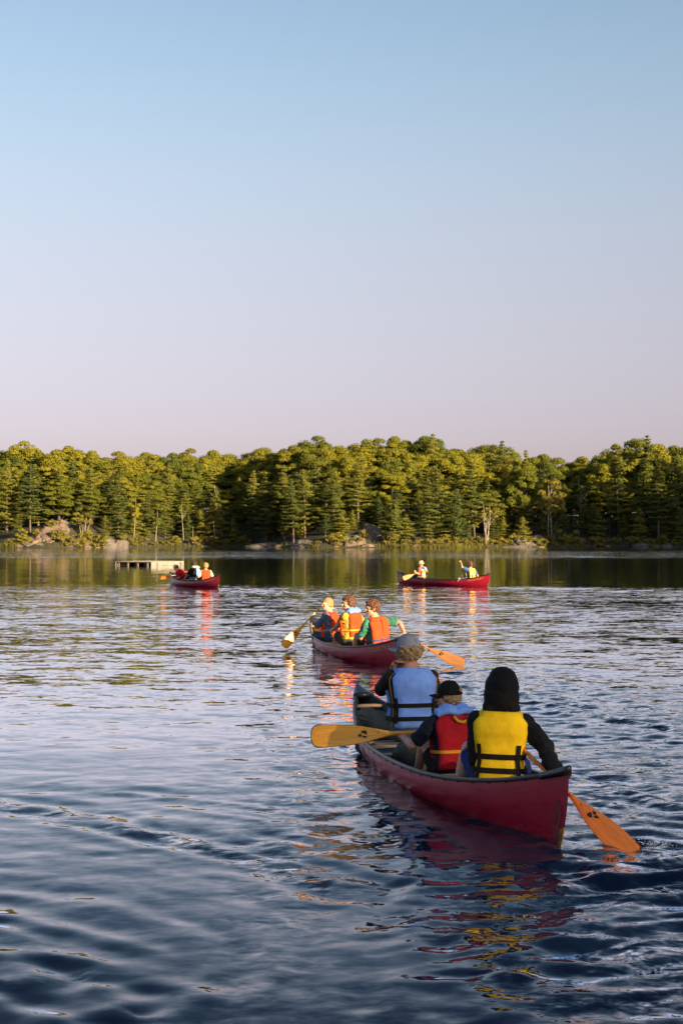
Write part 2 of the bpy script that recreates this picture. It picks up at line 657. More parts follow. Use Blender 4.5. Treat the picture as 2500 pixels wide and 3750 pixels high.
# ------------------------------------------------------------------ far shore
def shore_y(x):
    """distance of the waterline"""
    x = np.asarray(x, dtype=float)
    y = 262 + 0 * x
    y = y - 28 * np.exp(-((x + 52) / 17.0) ** 2)          # left point
    y = y + 14 * np.exp(-((x + 24) / 11.0) ** 2) + 8 * np.exp(-((x - 50) / 9.0) ** 2)
    y = y - 24 * np.exp(-((x - 6) / 19.0) ** 4)            # middle point
    y = y - 5 * np.exp(-((x - 33) / 10.0) ** 2)
    y = y + 3 * np.sin(x * 0.11 + 1) + 1.2 * np.sin(x * 0.31) + 0.5 * np.sin(x * 0.83 + 2)
    return y


def ground(x, y):
    x = np.asarray(x, dtype=float)
    y = np.asarray(y, dtype=float)
    s = y - shore_y(x)
    h = np.where(s < 0, s * 0.25, 0.35 * smoothstep(0, 1.5, s) + 1.6 * smoothstep(1, 14, s) + 4.5 * smoothstep(12, 60, s))
    h = h + smoothstep(6, 45, s) * (2.6 * np.exp(-((x + 2) / 22) ** 2) + 0.8 * np.exp(-((x + 55) / 20) ** 2))
    h = h + 2.4 * np.exp(-((x + 50) / 9) ** 2 - ((s - 12) / 8) ** 2)
    h = h + 2.0 * np.exp(-((x - 3) / 6) ** 2 - ((s - 10) / 7) ** 2)
    h = h + 0.25 * np.sin(x * 0.5) * np.sin(y * 0.43) * smoothstep(0, 4, s)
    return h


def grid_mesh(name, xs, ys, zf, m, label=None):
    X, Y = np.meshgrid(xs, ys)
    Z = zf(X, Y)
    ny, nx = X.shape
    vs = np.stack([X, Y, Z], -1).reshape(-1, 3)
    idx = np.arange(ny * nx).reshape(ny, nx)
    q = np.stack([idx[:-1, :-1], idx[:-1, 1:], idx[1:, 1:], idx[1:, :-1]], -1).reshape(-1, 4)
    me = bpy.data.meshes.new(name)
    me.from_pydata(vs.tolist(), [], q.tolist())
    o = link(name, me, m)
    tag(o, label, kind='structure')
    return o


soil = mat('forest_soil', (0.055, 0.045, 0.028), 0.95, 0.3, 0.6, bump=0.6, bscale=3, col2=(0.03, 0.035, 0.014), dist=0.2)
rock_m = mat('pink_granite', (0.21, 0.15, 0.115), 0.9, 0.3, 0.7, bump=0.8, bscale=2.5, col2=(0.10, 0.085, 0.07), dist=0.25, spec=0.3)
rock_g = mat('grey_granite', (0.15, 0.13, 0.12), 0.9, 0.3, 0.8, bump=0.8, bscale=2.5, col2=(0.09, 0.08, 0.07), dist=0.25, spec=0.3)
grid_mesh('far_shore', np.linspace(-160, 175, 240), np.linspace(222, 380, 150), ground, soil, 'wooded far shore rising from the lake')
# land that closes the view beyond the ridge
grid_mesh('hills', np.linspace(-900, 900, 60), np.linspace(378, 1500, 20), lambda X, Y: 5.5 + 0 * X + 2 * np.sin(X * 0.01) - (Y - 378) * 0.002, soil, 'low wooded country beyond the ridge')

# the wooded ridge behind the camera that keeps the nearest canoe in shade, and the headland to the right
SD = Vector((sin(radians(SUN_AZ)), -cos(radians(SUN_AZ))))
PW = Vector((cos(radians(SUN_AZ)), sin(radians(SUN_AZ))))


def ridge(name, s0, w0, w1, height, label, back=60, rise=34, wfade=12):
    ws = np.linspace(w0 - wfade, w1 + wfade, 60)
    ss = np.linspace(s0 - rise - 4, s0 + back, 40)
    Wg, Sg = np.meshgrid(ws, ss)
    X = SD.x * Sg + PW.x * Wg
    Y = SD.y * Sg + PW.y * Wg
    edge = smoothstep(w0 - wfade, w0, Wg) * smoothstep(w1 + wfade, w1, Wg)
    Z = -0.6 + (height + 0.6 + 0.18 * wobble(X, Y, 9, 0.2)) * smoothstep(s0 - rise, s0, Sg) * edge
    vs = np.stack([X, Y, Z], -1).reshape(-1, 3)
    ny, nx = X.shape
    idx = np.arange(ny * nx).reshape(ny, nx)
    q = np.stack([idx[:-1, :-1], idx[:-1, 1:], idx[1:, 1:], idx[1:, :-1]], -1).reshape(-1, 4)
    me = bpy.data.meshes.new(name)
    me.from_pydata(vs.tolist(), [], q.tolist())
    tag(link(name, me, soil), label, kind='structure')

    def h(s, w):
        return -0.6 + (height + 0.6) * float(smoothstep(s0 - rise, s0, np.array(s)))
    return h


TAN = math.tan(radians(SUN_EL))
CREST = 0.22 + (54.0 + 17.6) * TAN
near_h = ridge('near_shore', 54.0, -34, 30, CREST - 4.6, 'wooded bank behind the viewer')
head_h = ridge('headland', -78.0, 196, 300, 28.0, 'wooded headland on the right shore', back=50, rise=26, wfade=10)


# ------------------------------------------------------------------ trees
needle = leafmat('pine_needles', (0.165, 0.165, 0.028), (0.040, 0.070, 0.026), 0.12)
leaf_a = leafmat('broad_leaves', (0.200, 0.188, 0.020), (0.055, 0.085, 0.018), 0.15)
leaf_b = leafmat('birch_leaves', (0.23, 0.20, 0.040), (0.16, 0.155, 0.032), 0.35)
bark = mat('bark', (0.13, 0.095, 0.07), 0.9, 0.3, 6, stretch=(1, 1, 0.2))
bark_w = mat('birch_bark', (0.30, 0.26, 0.21), 0.8, 0.25, 9, stretch=(1, 1, 0.4))
bark_d = mat('dead_wood', (0.42, 0.38, 0.34), 0.85, 0.25, 7, stretch=(1, 1, 0.2))


def leaf_mesh(name, cen, nor, size, asp, mt, r):
    """many small leaf-sized quads: cen, nor are (n,3) arrays"""
    n = len(cen)
    rn = r.normal(size=(n, 3))
    nor = nor / (np.linalg.norm(nor, axis=1)[:, None] + 1e-9) + rn * 0.33
    nor /= np.linalg.norm(nor, axis=1)[:, None] + 1e-9
    a = np.cross(nor, r.normal(size=(n, 3)))
    a /= np.linalg.norm(a, axis=1)[:, None] + 1e-9
    b = np.cross(nor, a)
    s = size * r.uniform(0.6, 1.35, n)[:, None]
    a = a * s
    b = b * s * asp
    v = np.stack([cen - a - b * .3, cen + b * -1 + a * .2, cen + a + b * .3, cen + b - a * .2], 1).reshape(-1, 3)
    me = bpy.data.meshes.new(name)
    me.vertices.add(len(v))
    me.vertices.foreach_set('co', v.astype(np.float32).ravel())
    me.loops.add(4 * n)
    me.loops.foreach_set('vertex_index', np.arange(4 * n, dtype=np.int32))
    me.polygons.add(n)
    me.polygons.foreach_set('loop_start', np.arange(0, 4 * n, 4, dtype=np.int32))
    me.update(calc_edges=True)
    me.materials.append(mt)
    return me


def make_pine(seed, h=16.0, w=3.4, bare=0.22, dens=1.0):
    r = np.random.default_rng(seed)
    tr = MB()
    bend = r.normal(0, 0.10, 2)
    pts = [(bend[0] * sin(t * 3), bend[1] * sin(t * 2.3), h * t) for t in np.linspace(-0.04, 0.985, 9)]
    tr.tube(pts, [max(0.03, 0.22 * (1 - t) ** 0.8) * h / 16 for t in np.linspace(0, 0.99, 9)], 7)
    cen, nor = [], []
    z = bare * h
    lop = r.uniform(0, 6.28)
    while z < h * 0.985:
        u = (z / h - bare) / (1 - bare)
        prof = (1 - u) ** 0.85 * (0.45 + 0.55 * min(1, u / 0.22)) + 0.015
        nb = int(r.integers(5, 8))
        a0 = r.uniform(0, 6.28)
        for k in range(nb):
            ln = w * prof * r.uniform(0.5, 1.25) * (1 + 0.33 * cos(a0 * 0 + 2 * pi * k / nb - lop + 1.7 * sin(z * 0.6 + lop)))
            if r.random() < 0.10:
                ln *= 0.35
            a = a0 + 2 * pi * k / nb + r.normal(0, 0.22)
            d = np.array([cos(a), sin(a), 0.0])
            rise = r.uniform(-0.02, 0.22) + 0.35 * u
            base = np.array([0, 0, z])
            tip = base + d * ln + np.array([0, 0, ln * rise])
            if ln > 0.8:
                tr.tube([tuple(base), tuple(base + (tip - base) * 0.55 - np.array([0, 0, ln * .04])), tuple(tip)], [0.05, 0.03, 0.012], 4, caps=False)
            m = max(3, int(ln * 8.0 * dens))
            for j in range(m):
                f = 0.30 + 0.72 * (j + r.random()) / m
                p = base + (tip - base) * f - np.array([0, 0, ln * .16 * f * (1 - f)])
                fan = 0.42 * (1 - abs(f - 0.6)) * min(ln, 2.2) * 0.55
                q = int(12)
                side = np.array([-d[1], d[0], 0])
                off = side * r.normal(0, fan, q)[:, None] + d * r.normal(0, 0.16, q)[:, None]
                off[:, 2] += r.normal(0.05, 0.06, q)
                cen.append(p + off)
                nn = np.tile(np.array([0, 0, 0.45]) + d * 0.85, (q, 1))
                nor.append(nn)
        z += r.uniform(0.70, 1.10) * (1.15 - 0.55 * u) * h / 16
    cen.append(np.stack([r.normal(0, .05, 30), r.normal(0, .05, 30), h * 0.97 + r.uniform(-.6, .40, 30)], 1))
    nor.append(r.normal(size=(30, 3)))
    me = leaf_mesh('crown', np.concatenate(cen), np.concatenate(nor), 0.17, 0.32, needle, r)
    return tr.mesh('trunk'), bark, me


def make_broad(seed, h=14.0, w=3.6, low=0.28, lobes=34, lm=None, bm=None, leaf=0.132, per=500, stems=1, thin=1.0):
    r = np.random.default_rng(seed)
    tr = MB()
    cz = h * (low + 1) / 2
    hz = h * (1 - low) / 2
    cen, nor = [], []
    lob = []
    while len(lob) < lobes:
        p = r.uniform(-1, 1, 3)
        q = np.linalg.norm(p)
        if q > 1 or q < 0.35:
            continue
        wz = 1.0 - 0.35 * max(0, p[2]) ** 1.5
        lob.append(np.array([p[0] * w * 0.8 * wz, p[1] * w * 0.8 * wz, cz + p[2] * hz * 0.84]))
    for s in range(stems):
        a = r.uniform(0, 6.28)
        o = np.array([cos(a), sin(a), 0]) * (0.0 if stems == 1 else 0.35)
        top = np.array([o[0] * 3 + r.normal(0, .3), o[1] * 3 + r.normal(0, .3), h * 0.9])
        pts = [tuple(o * (1 - t) + top * t + np.array([0.12 * sin(5 * t + a), 0.12 * sin(4 * t), -0.3 * (1 - t)])) for t in np.linspace(0, 1, 7)]
        tr.tube(pts, [0.2 * thin * (1 - 0.85 * t) for t in np.linspace(0, 1, 7)], 6)
    for i, p in enumerate(lob):
        b0 = np.array([0, 0, max(h * low * 0.8, p[2] - 1.6 - 0.3 * np.hypot(p[0], p[1]))])
        if i % 2 == 0:
            md = (b0 + p) / 2 + np.array([0, 0, -0.15])
            tr.tube([tuple(b0), tuple(md), tuple(p)], [0.07 * thin, 0.05 * thin, 0.015], 4, caps=False)
        rad = np.array([1, 1, 0.78]) * w * r.uniform(0.17, 0.33)
        d = r.normal(size=(per, 3))
        d /= np.linalg.norm(d, axis=1)[:, None]
        d[:, 2] = np.where(d[:, 2] < -0.3, -d[:, 2] * 0.6, d[:, 2])
        rr = r.uniform(0.62, 1.08, per)[:, None]
        cen.append(p + d * rad * rr)
        nor.append(d + np.array([0, 0, 0.25]))
    me = leaf_mesh('crown', np.concatenate(cen), np.concatenate(nor), leaf, 0.62, lm or leaf_a, r)
    return tr.mesh('trunk'), bm or bark, me


def make_snag(seed, h=9.0, branches=9, lean=0.4):
    r = np.random.default_rng(seed)
    tr = MB()
    pts = [(lean * t * t + 0.05 * sin(7 * t), 0.05 * sin(5 * t), h * t - 0.2) for t in np.linspace(0, 1, 8)]
    tr.tube(pts, [0.13 * (1 - 0.88 * t) + .01 for t in np.linspace(0, 1, 8)], 6)
    br = tr
    for i in range(branches):
        t = r.uniform(0.45, 0.95)
        p = np.array([lean * t * t, 0, h * t])
        a = r.uniform(0, 6.28)
        l = h * 0.22 * r.uniform(0.5, 1.2) * (1.2 - t)
        q = p + np.array([cos(a) * l, sin(a) * l, l * 1.0])
        br.tube([tuple(p), tuple((p + q) / 2 + np.array([0, 0, -.08])), tuple(q)], [0.035, 0.025, 0.01], 4)
    return tr.mesh('trunk'), bark_d, None


KIND = {}
for i in range(5):
    KIND['pine%d' % i] = make_pine(20 + i, 16, [3.9, 3.4, 4.3, 3.6, 3.1][i], [0.16, 0.24, 0.2, 0.12, 0.28][i])
for i in range(2):
    KIND['young%d' % i] = make_pine(40 + i, 8, [2.0, 2.3][i], 0.04, 1.2)
for i in range(4):
    KIND['broad%d' % i] = make_broad(60 + i, 14, [4.3, 4.6, 4.0, 4.4][i], 0.12, 58)
KIND['birch0'] = make_broad(71, 11, 2.7, 0.34, 26, leaf_b, bark_w, 0.17, 130, 2, 0.6)
KIND['birch1'] = make_broad(72, 7.5, 1.7, 0.45, 14, leaf_b, bark_w, 0.15, 80, 4, 0.5)
KIND['slender'] = make_broad(73, 9, 1.6, 0.42, 11, leaf_a, bark_w, 0.16, 90, 1, 0.45)
KIND['bush0'] = make_broad(81, 2.6, 1.7, 0.0, 16, leaf_a, bark, 0.13, 110, 3, 0.25)
KIND['bush1'] = make_broad(82, 1.8, 1.6, -0.1, 14, leaf_b, bark, 0.12, 100, 3, 0.2)
KIND['broad9'] = make_broad(75, 14, 4.2, 0.05, 40, leaf=0.20, per=56)
KIND['snag0'] = make_snag(91)
KIND['snag1'] = make_snag(92, 8, 0, 0.6)
KIND['snag2'] = make_snag(93, 8, 5, -0.8)
HEIGHT = {'pine': 16, 'youn': 8, 'broa': 14, 'birch0': 11, 'birch1': 7.5, 'slen': 9, 'bush0': 2.6, 'bush1': 1.8, 'snag0': 9, 'snag1': 8, 'snag2': 8}
NAMES = {'pine': 'pine_tree', 'youn': 'young_pine_tree', 'broa': 'leafy_tree', 'birc': 'birch_tree', 'slen': 'slender_tree', 'bush': 'shrub', 'snag': 'dead_tree'}


def plant(kind, x, y, z, h, label, cat='tree', group=None, wide=1.0, rz=None):
    tm, tb, cm = KIND[kind]
    base = HEIGHT.get(kind) or HEIGHT[kind[:4]]
    o = empty(NAMES[kind[:4]], Matrix.Translation((x, y, z)) @ Matrix.Rotation(rnd.uniform(0, 6.28) if rz is None else rz, 4, 'Z') @ Matrix.Rotation(rnd.gauss(0, 0.025), 4, 'X') @ Matrix.Diagonal((h / base * wide, h / base * wide, h / base, 1)))
    tag(o, label, cat, group)
    t = bpy.data.objects.new('trunk', tm)
    if not tm.materials:
        tm.materials.append(tb)
        tm.polygons.foreach_set('use_smooth', [True] * len(tm.polygons))
    C.objects.link(t)
    t.parent = o
    if cm is not None:
        if not cm.materials:
            cm.materials.append(tb)
        c = bpy.data.objects.new('branches' if kind[:4] == 'snag' else 'crown', cm)
        C.objects.link(c)
        c.parent = o
    return o


FX = 5208.0
HOR = 1963.0
# photo column, photo row of the tip, metres behind the waterline, kind, width factor, label
NOTABLE = [
    (24, 1684, 8, 'pine0', 1.0, 'tall pine at the left end of the far shore'),
    (112, 1696, 7, 'pine2', 0.95, 'broad tall pine left of the bare rock slope'),
    (219, 1715, 20, 'pine1', 0.9, 'slim pine standing at the top of the bare rock slope'),
    (267, 1676, 24, 'pine4', 1.0, 'tall pine with a bare lower trunk above the rock slope'),
    (335, 1688, 17, 'pine1', 1.05, 'tall sunlit pine right of the rock slope top'),
    (434, 1763, 6, 'pine3', 1.1, 'full pine by the water left of the pale leaning trunk'),
    (494, 1800, 6, 'slender', 1.0, 'thin leafy tree with a pale leaning trunk on the left point'),
    (311, 1883, 5, 'birch1', 1.3, 'small light green birch growing on the left rock slope'),
    (622, 1690, 22, 'pine4', 0.9, 'narrow sunlit pine behind the left edge of the dark cove'),
    (574, 1851, 4, 'slender', 1.3, 'small round leafy tree at the left edge of the dark cove'),
    (670, 1807, 6, 'slender', 1.1, 'slender pale stemmed tree in the dark cove'),
    (785, 1771, 16, 'snag0', 1.0, 'bare dead tree with forked grey branches in the dark cove'),
    (787, 1905, 3, 'snag2', 1.0, 'pale crooked dead stem at the water in the dark cove'),
    (707, 1926, 2, 'snag1', 0.9, 'short straight dead pole standing at the cove water'),
    (800, 1800, 5, 'young0', 1.0, 'dark conical pine in the shaded cove'),
    (880, 1745, 20, 'pine2', 0.9, 'pine with a golden lit top right of the dark cove'),
    (950, 1712, 24, 'broad1', 0.9, 'leafy tree behind the golden topped pine'),
    (1000, 1790, 8, 'pine3', 1.0, 'dark full pine left of the middle point'),
    (925, 1722, 9, 'pine1', 1.0, 'dark tall pine at the right end of the shaded cove'),
    (975, 1735, 4, 'pine0', 1.0, 'dark pine at the water right of the shaded cove'),
    (1040, 1702, 10, 'pine3', 1.0, 'tall dark pine left beside the spreading sunlit pine'),
    (1075, 1752, 4, 'pine1', 1.0, 'dark pine at the water left of the middle point'),
    (1116, 1715, 9, 'pine2', 0.95, 'tall sunlit pine with spreading boughs at the middle point'),
    (1219, 1722, 8, 'pine0', 1.0, 'broad sunlit pine left of the middle rock'),
    (1310, 1671, 11, 'pine2', 1.1, 'tallest sunlit pine above the middle rock'),
    (1441, 1831, 3, 'young0', 1.1, 'small bright conical pine at the water right of the middle rock'),
    (1565, 1751, 5, 'pine3', 1.2, 'wide golden pine reaching down to the water'),
    (1672, 1791, 4, 'young1', 1.0, 'narrow dark green pine at the water beside the white birch'),
    (1728, 1690, 13, 'pine1', 1.1, 'tall pine behind the white stemmed birch'),
    (1780, 1831, 3, 'birch1', 1.2, 'small birch with several white stems at the water'),
    (1581, 1584, 40, 'pine4', 1.0, 'pine tip standing highest above the ridge'),
    (1844, 1612, 36, 'pine1', 1.0, 'pine tip on the ridge above the white birch'),
    (1903, 1680, 16, 'broad2', 0.9, 'yellow green leafy tree right of the white birch'),
    (1927, 1648, 34, 'pine0', 0.8, 'pine on the ridge where the skyline drops to the right'),
    (2015, 1743, 7, 'birch0', 1.15, 'sunlit spreading birch before the shaded right cove'),
    (2123, 1719, 16, 'slender', 1.3, 'thin bare stemmed tree with a small golden top in the right cove'),
    (2266, 1620, 9, 'pine2', 1.05, 'tall pine with lit top and dark lower boughs at the right'),
    (2370, 1592, 32, 'pine1', 1.0, 'dark pine rising above the right skyline'),
    (2410, 1691, 7, 'pine4', 1.15, 'shaded pine with open tiered boughs near the right edge'),
    (2480, 1640, 14, 'pine0', 1.0, 'dark pine cut by the right edge of the picture'),
]
PLACED = []


def put(px, ytop, back, kind, wide, label, group=None, cat='tree'):
    y = float(shore_y(np.array((px - 1250) / FX * 255))) + back
    for _ in range(3):
        x = (px - 1250) / FX * y
        y = float(shore_y(np.array(x))) + back
    x = (px - 1250) / FX * y
    z = float(ground(x, y)) - 0.1
    top = 2.0 + (HOR - ytop) * y / FX
    h = max(1.0, top - z)
    base = HEIGHT.get(kind) or HEIGHT[kind[:4]]
    plant(kind, x, y, z, h, label, cat, group, wide * min(1.5, (base / h)) ** 0.45)
    PLACED.append((x, y))


for a in NOTABLE:
    put(*a)

SKYLINE = np.array([(-400, 1030), (0, 1032), (110, 1022), (180, 1036), (340, 1034), (440, 1028), (530, 1050), (610, 1030), (660, 1014), (720, 1003), (780, 1010), (880, 1015), (990, 1004), (1060, 1020), (1140, 1014), (1200, 1040), (1260, 1054), (1350, 1052), (1420, 1024), (1490, 1008), (1568, 1024), (2000, 1030)]) / 1568.0 * 2500
ROWS = [   # metres behind the waterline, spacing, how far below the skyline the tips stay (share of the way down), kinds, words
    (46, 54, 0.00, ('broad0', 'broad1', 'broad2', 'broad3'), 'on the ridge skyline', 'trees along the ridge skyline'),
    (38, 54, 0.07, ('broad1', 'broad3', 'broad0', 'broad2', 'pine2'), 'just under the ridge skyline', 'trees just under the ridge skyline'),
    (30, 56, 0.17, ('broad0', 'pine2', 'broad2', 'broad1', 'pine3'), 'high on the wooded slope', 'trees high on the wooded slope'),
    (22, 58, 0.28, ('pine0', 'pine2', 'broad2', 'pine1', 'pine3'), 'halfway down the wooded slope', 'trees halfway down the wooded slope'),
    (14, 66, 0.42, ('pine3', 'pine4', 'pine0', 'pine1', 'broad2'), 'low on the wooded slope', 'trees low on the wooded slope'),
    (8, 62, 0.60, ('young0', 'pine3', 'slender', 'young1', 'pine1'), 'at the forest edge near the water', 'small trees at the forest edge'),
]
ZONES = [(100, 'at the left picture edge'), (290, 'behind the bare rock slope'), (480, 'behind the left point'), (660, 'left in the dark cove'), (900, 'right in the dark cove'),
         (1130, 'left of the middle point'), (1300, 'over the middle point'), (1480, 'right of the middle rock knoll'), (1700, 'behind the wide golden pine'),
         (1880, 'behind the white stemmed birch'), (2080, 'behind the sunlit birch'), (2230, 'in the shaded right cove'), (2380, 'beside the tall right pine'), (9999, 'at the right picture edge')]
WORDS = {'broa': 'leafy tree', 'pine': 'pine', 'youn': 'young pine', 'slen': 'slender tree'}
for back, gap, drop, kinds, lab, grp in ROWS:
    px = -190.0
    while px < 2700:
        p = px + rnd.uniform(-.3, .3) * gap
        sk = float(np.interp(p, SKYLINE[:, 0], SKYLINE[:, 1]))
        k = rnd.choice(kinds)
        yt = sk - (20 if k[:4] == 'broa' else -8) + drop * (2010 - sk) + rnd.uniform(-14, 30) + (0 if drop else rnd.uniform(-4, 10))
        bare_rock = 90 < p < 280 and back < 18 or 1330 < p < 1400 and back < 12
        if not bare_rock:
            zone = next(z for q, z in ZONES if p < q)
            put(p, yt, back + rnd.uniform(-3, 3), k, rnd.uniform(0.9, 1.2) * (1.35 if k[:4] == 'pine' else 1.18), '%s %s, %s' % (WORDS[k[:4]], lab, zone), grp)
        px += gap

# shrubs along the waterline
px = -150.0
while px < 2650:
    p = px + rnd.uniform(-14, 14)
    if not (110 < p < 230 or 900 < p < 1120 or 1335 < p < 1395):
        x = (p - 1250) / FX * 250
        for _ in range(3):
            y = float(shore_y(np.array(x))) + rnd.uniform(0.6, 3.0)
            x = (p - 1250) / FX * y
        plant(rnd.choice(('bush0', 'bush1', 'bush1')), x, y, float(ground(x, y)) - 0.15, rnd.uniform(0.9, 2.3), 'low shrub at the far waterline, ' + next(z for q, z in ZONES if p < q), 'shrub', 'shrubs along the far waterline', rnd.uniform(0.9, 1.3))
    px += 34
for (p, back, h, k, lab) in ((2100, 2.5, 3.4, 'bush0', 'large dark shrub at the water in the shaded right cove'), (2165, 2.5, 3.0, 'bush0', 'second dark shrub right of the largest one in the right cove'),
                             (205, 9, 1.6, 'bush1', 'small golden shrub in the middle of the bare rock slope'), (245, 4, 2.0, 'bush1', 'golden shrub low on the bare rock slope'), (160, 5, 1.5, 'bush1', 'golden shrub at the left foot of the bare rock slope'), (275, 12, 2.4, 'bush0', 'shrub at the upper right edge of the bare rock slope'), (105, 4, 2.2, 'bush0', 'dark shrub left of the pinkish rock apron'), (330, 3, 2.4, 'bush0', 'shrub between the broken shelf and the steep grey rock'), (1330, 5, 1.6, 'bush1', 'shrub in front of the bare knoll of the middle point'), (1255, 2.5, 1.5, 'bush0', 'shrub left of the rock apron on the middle point')):
    x = (p - 1250) / FX * 248
    y = float(shore_y(np.array(x))) + back
    plant(k, x, y, float(ground(x, y)) - 0.1, h, lab, 'shrub')

# woods behind the camera and on the headland (they shade the foreground and the right-hand cove)
for i in range(46):
    s, w = 54 - rnd.uniform(1.5, 22), rnd.uniform(-30, 28)
    g = near_h(s, w)
    top = -1.8 + (s + 17.6) * TAN
    if top - g > 2.0:
        q = SD * s + PW * w
        plant(rnd.choice(('pine0', 'pine3', 'broad0', 'broad2', 'young0')), q.x, q.y, g - 0.1, min(12, top - g), 'tree on the bank behind the viewer', 'tree', 'trees on the bank behind the viewer')
for k in range(2):          # thin young trees along the crest let some low sun through
    w = -38.0 + k * 1.3
    while w < 36:
        s = 54.0 - 1.8 * k + rnd.uniform(-.5, .5)
        q = SD * s + PW * (w + rnd.uniform(-.4, .4))
        g = near_h(s, w) - 0.2
        plant('broad9', q.x, q.y, g, CREST - (54 - s) * TAN - g + rnd.uniform(-.2, .2) - 0.25 * k, 'thin young tree on the crest of the bank behind the viewer', 'tree', 'trees on the bank behind the viewer', 1.35)
        w += 2.6
for i in range(60):
    s, w = -78 + rnd.uniform(-14, 6), rnd.uniform(201, 290)
    q = SD * s + PW * w
    plant(rnd.choice(('pine0', 'pine2', 'broad1', 'broad3')), q.x, q.y, head_h(s, w) - 0.2, rnd.uniform(9, 12), 'tree on the headland to the right of the view', 'tree', 'trees on the right headland')


# ------------------------------------------------------------------ rocks and reeds on the far shore
def rock(name, x, y, z, size, m, label, seed, cat='rock', group=None, rz=0.0, rough=0.35):
    bm = bmesh.new()
    bmesh.ops.create_icosphere(bm, subdivisions=4, radius=1)
    off = Vector((seed * 7.3, seed * 3.1, seed))
    for v in bm.verts:
        p = v.co.copy()
        n = mnoise.noise(p * 1.3 + off) * rough + mnoise.noise(p * 3.1 + off) * rough * 0.45 + mnoise.noise(p * 7 + off) * rough * .18
        p = p * (1 + n)
        v.co = Vector((p.x * size[0], p.y * size[1], p.z * size[2]))
    me = bpy.data.meshes.new(name)
    bm.to_mesh(me)
    bm.free()
    o = link(name, me, m, None, False)
    o.location = (x, y, z)
    o.rotation_euler = (0, 0, rz)
    tag(o, label, cat, group)
    return o


def rock_px(name, px, back, z, size, m, label, seed, **k):
    x = (px - 1250) / FX * 250
    for _ in range(3):
        y = float(shore_y(np.array(x))) + back
        x = (px - 1250) / FX * y
    return rock(name, x, y, float(ground(x, y)) + z, size, m, label, seed, **k)


def rock_patch(px, back, rx, ry, lift, m, label, seed, turn=0.0):
    """bare rock that follows the slope of the ground"""
    x0 = (px - 1250) / FX * 250
    for _ in range(3):
        y0 = float(shore_y(np.array(x0))) + back
        x0 = (px - 1250) / FX * y0
    n = 56
    U, V = np.meshgrid(np.linspace(-1.1, 1.1, n), np.linspace(-1.1, 1.1, n))
    X = x0 + rx * (U * cos(turn) - V * sin(turn))
    Y = y0 + ry * (U * sin(turn) + V * cos(turn))
    edge = U ** 2 + V ** 2 + 0.30 * wobble(X, Y, rx * 0.9, seed) + 0.12 * wobble(X, Y, rx * 0.3, seed + 1)
    crag = 0.16 * wobble(X, Y, 1.7, seed + 2) + 0.12 * np.abs(wobble(X, Y, 0.8, seed + 3)) + 0.22 * np.abs(wobble(X + Y * .4, X * .3, 2.2, seed + 4))
    Z = ground(X, Y) - 1.2 + (1.2 + lift + crag) * smoothstep(1.05, 0.70, edge)
    vs = np.stack([X, Y, Z], -1).reshape(-1, 3)
    idx = np.arange(n * n).reshape(n, n)
    q = np.stack([idx[:-1, :-1], idx[:-1, 1:], idx[1:, 1:], idx[1:, :-1]], -1).reshape(-1, 4)
    me = bpy.data.meshes.new('rock_outcrop')
    me.from_pydata(vs.tolist(), [], q.tolist())
    tag(link('rock_outcrop', me, m, None, False), label, 'rock')


rock_patch(200, 8.5, 2.5, 7.0, 0.10, rock_m, 'bare pinkish rock slope on the left point', 1, -0.35)
rock_patch(125, 2.5, 1.8, 2.0, 0.15, rock_m, 'low pinkish rock apron left below the bare slope', 2)
rock_patch(285, 3.0, 2.2, 2.2, 0.30, rock_m, 'broken pinkish rock shelf right below the bare slope', 3)
rock_px('rock_outcrop', 385, 2.2, -0.5, (2.2, 2.0, 1.5), rock_g, 'steep grey rock at the end of the left point', 4)
rock_px('rock_outcrop', 440, 1.5, -0.4, (1.6, 1.4, 1.3), rock_g, 'small grey rock right of the steep one on the left point', 5)
rock_px('rock_ledge', 990, 2.5, -0.95, (5.2, 3.5, 1.3), rock_g, 'long low dark rock ledge left of the middle point', 6, rough=0.2)
rock_px('rock_ledge', 1115, 3, -0.7, (2.4, 3, 1.4), rock_g, 'short rock ledge at the tip of the middle point', 7, rough=0.25)
rock_patch(1365, 8, 1.9, 4.5, 0.25, rock_m, 'warm bare rock knoll on the middle point', 8)
rock_patch(1285, 2.5, 2.6, 2.5, 0.3, rock_m, 'rock apron below the bare knoll of the middle point', 9)
rock_px('boulder', 1521, 0.6, -0.05, (0.62, 0.5, 0.5), rock_m, 'small sunlit boulder at the water below the golden pine', 10)
rock_px('boulder', 1350, 0.5, -0.1, (0.9, 0.6, 0.4), rock_m, 'flat sunlit boulder at the foot of the middle rock', 11)
rock_px('rock_outcrop', 1915, 4, -0.3, (2.7, 2.5, 1.5), rock_g, 'rounded grey rock under the sunlit birch', 12)
rock_px('rock_outcrop', 1965, 5, -0.2, (1.4, 1.6, 1.3), rock_g, 'smaller grey rock right of the one under the birch', 13)
rock_px('rock_ledge', 1900, 0.8, -0.35, (3.4, 1.0, 0.55), rock_g, 'flat pale ledge at the water under the sunlit birch', 14, rough=0.2)
rock_px('rock_ledge', 2345, 1.0, -0.3, (1.8, 1.2, 0.7), rock_g, 'pale flat rock at the water in the right cove', 15, rough=0.2)
rock_px('rock_ledge', 2440, 1.0, -0.35, (1.7, 1.0, 0.55), rock_g, 'flat rock at the water near the right edge', 16, rough=0.2)
for i in range(26):
    p = rnd.choice([rnd.uniform(60, 470), rnd.uniform(880, 1500), rnd.uniform(1850, 2480)])
    s = rnd.uniform(0.25, 0.6)
    rock_px('stone', p, rnd.uniform(0.1, 1.0), -0.05, (s * 1.3, s, s * 0.6), rnd.choice((rock_m, rock_g)), 'small stone at the far waterline, ' + next(z for q, z in ZONES if p < q), 30 + i, group='stones along the far waterline')

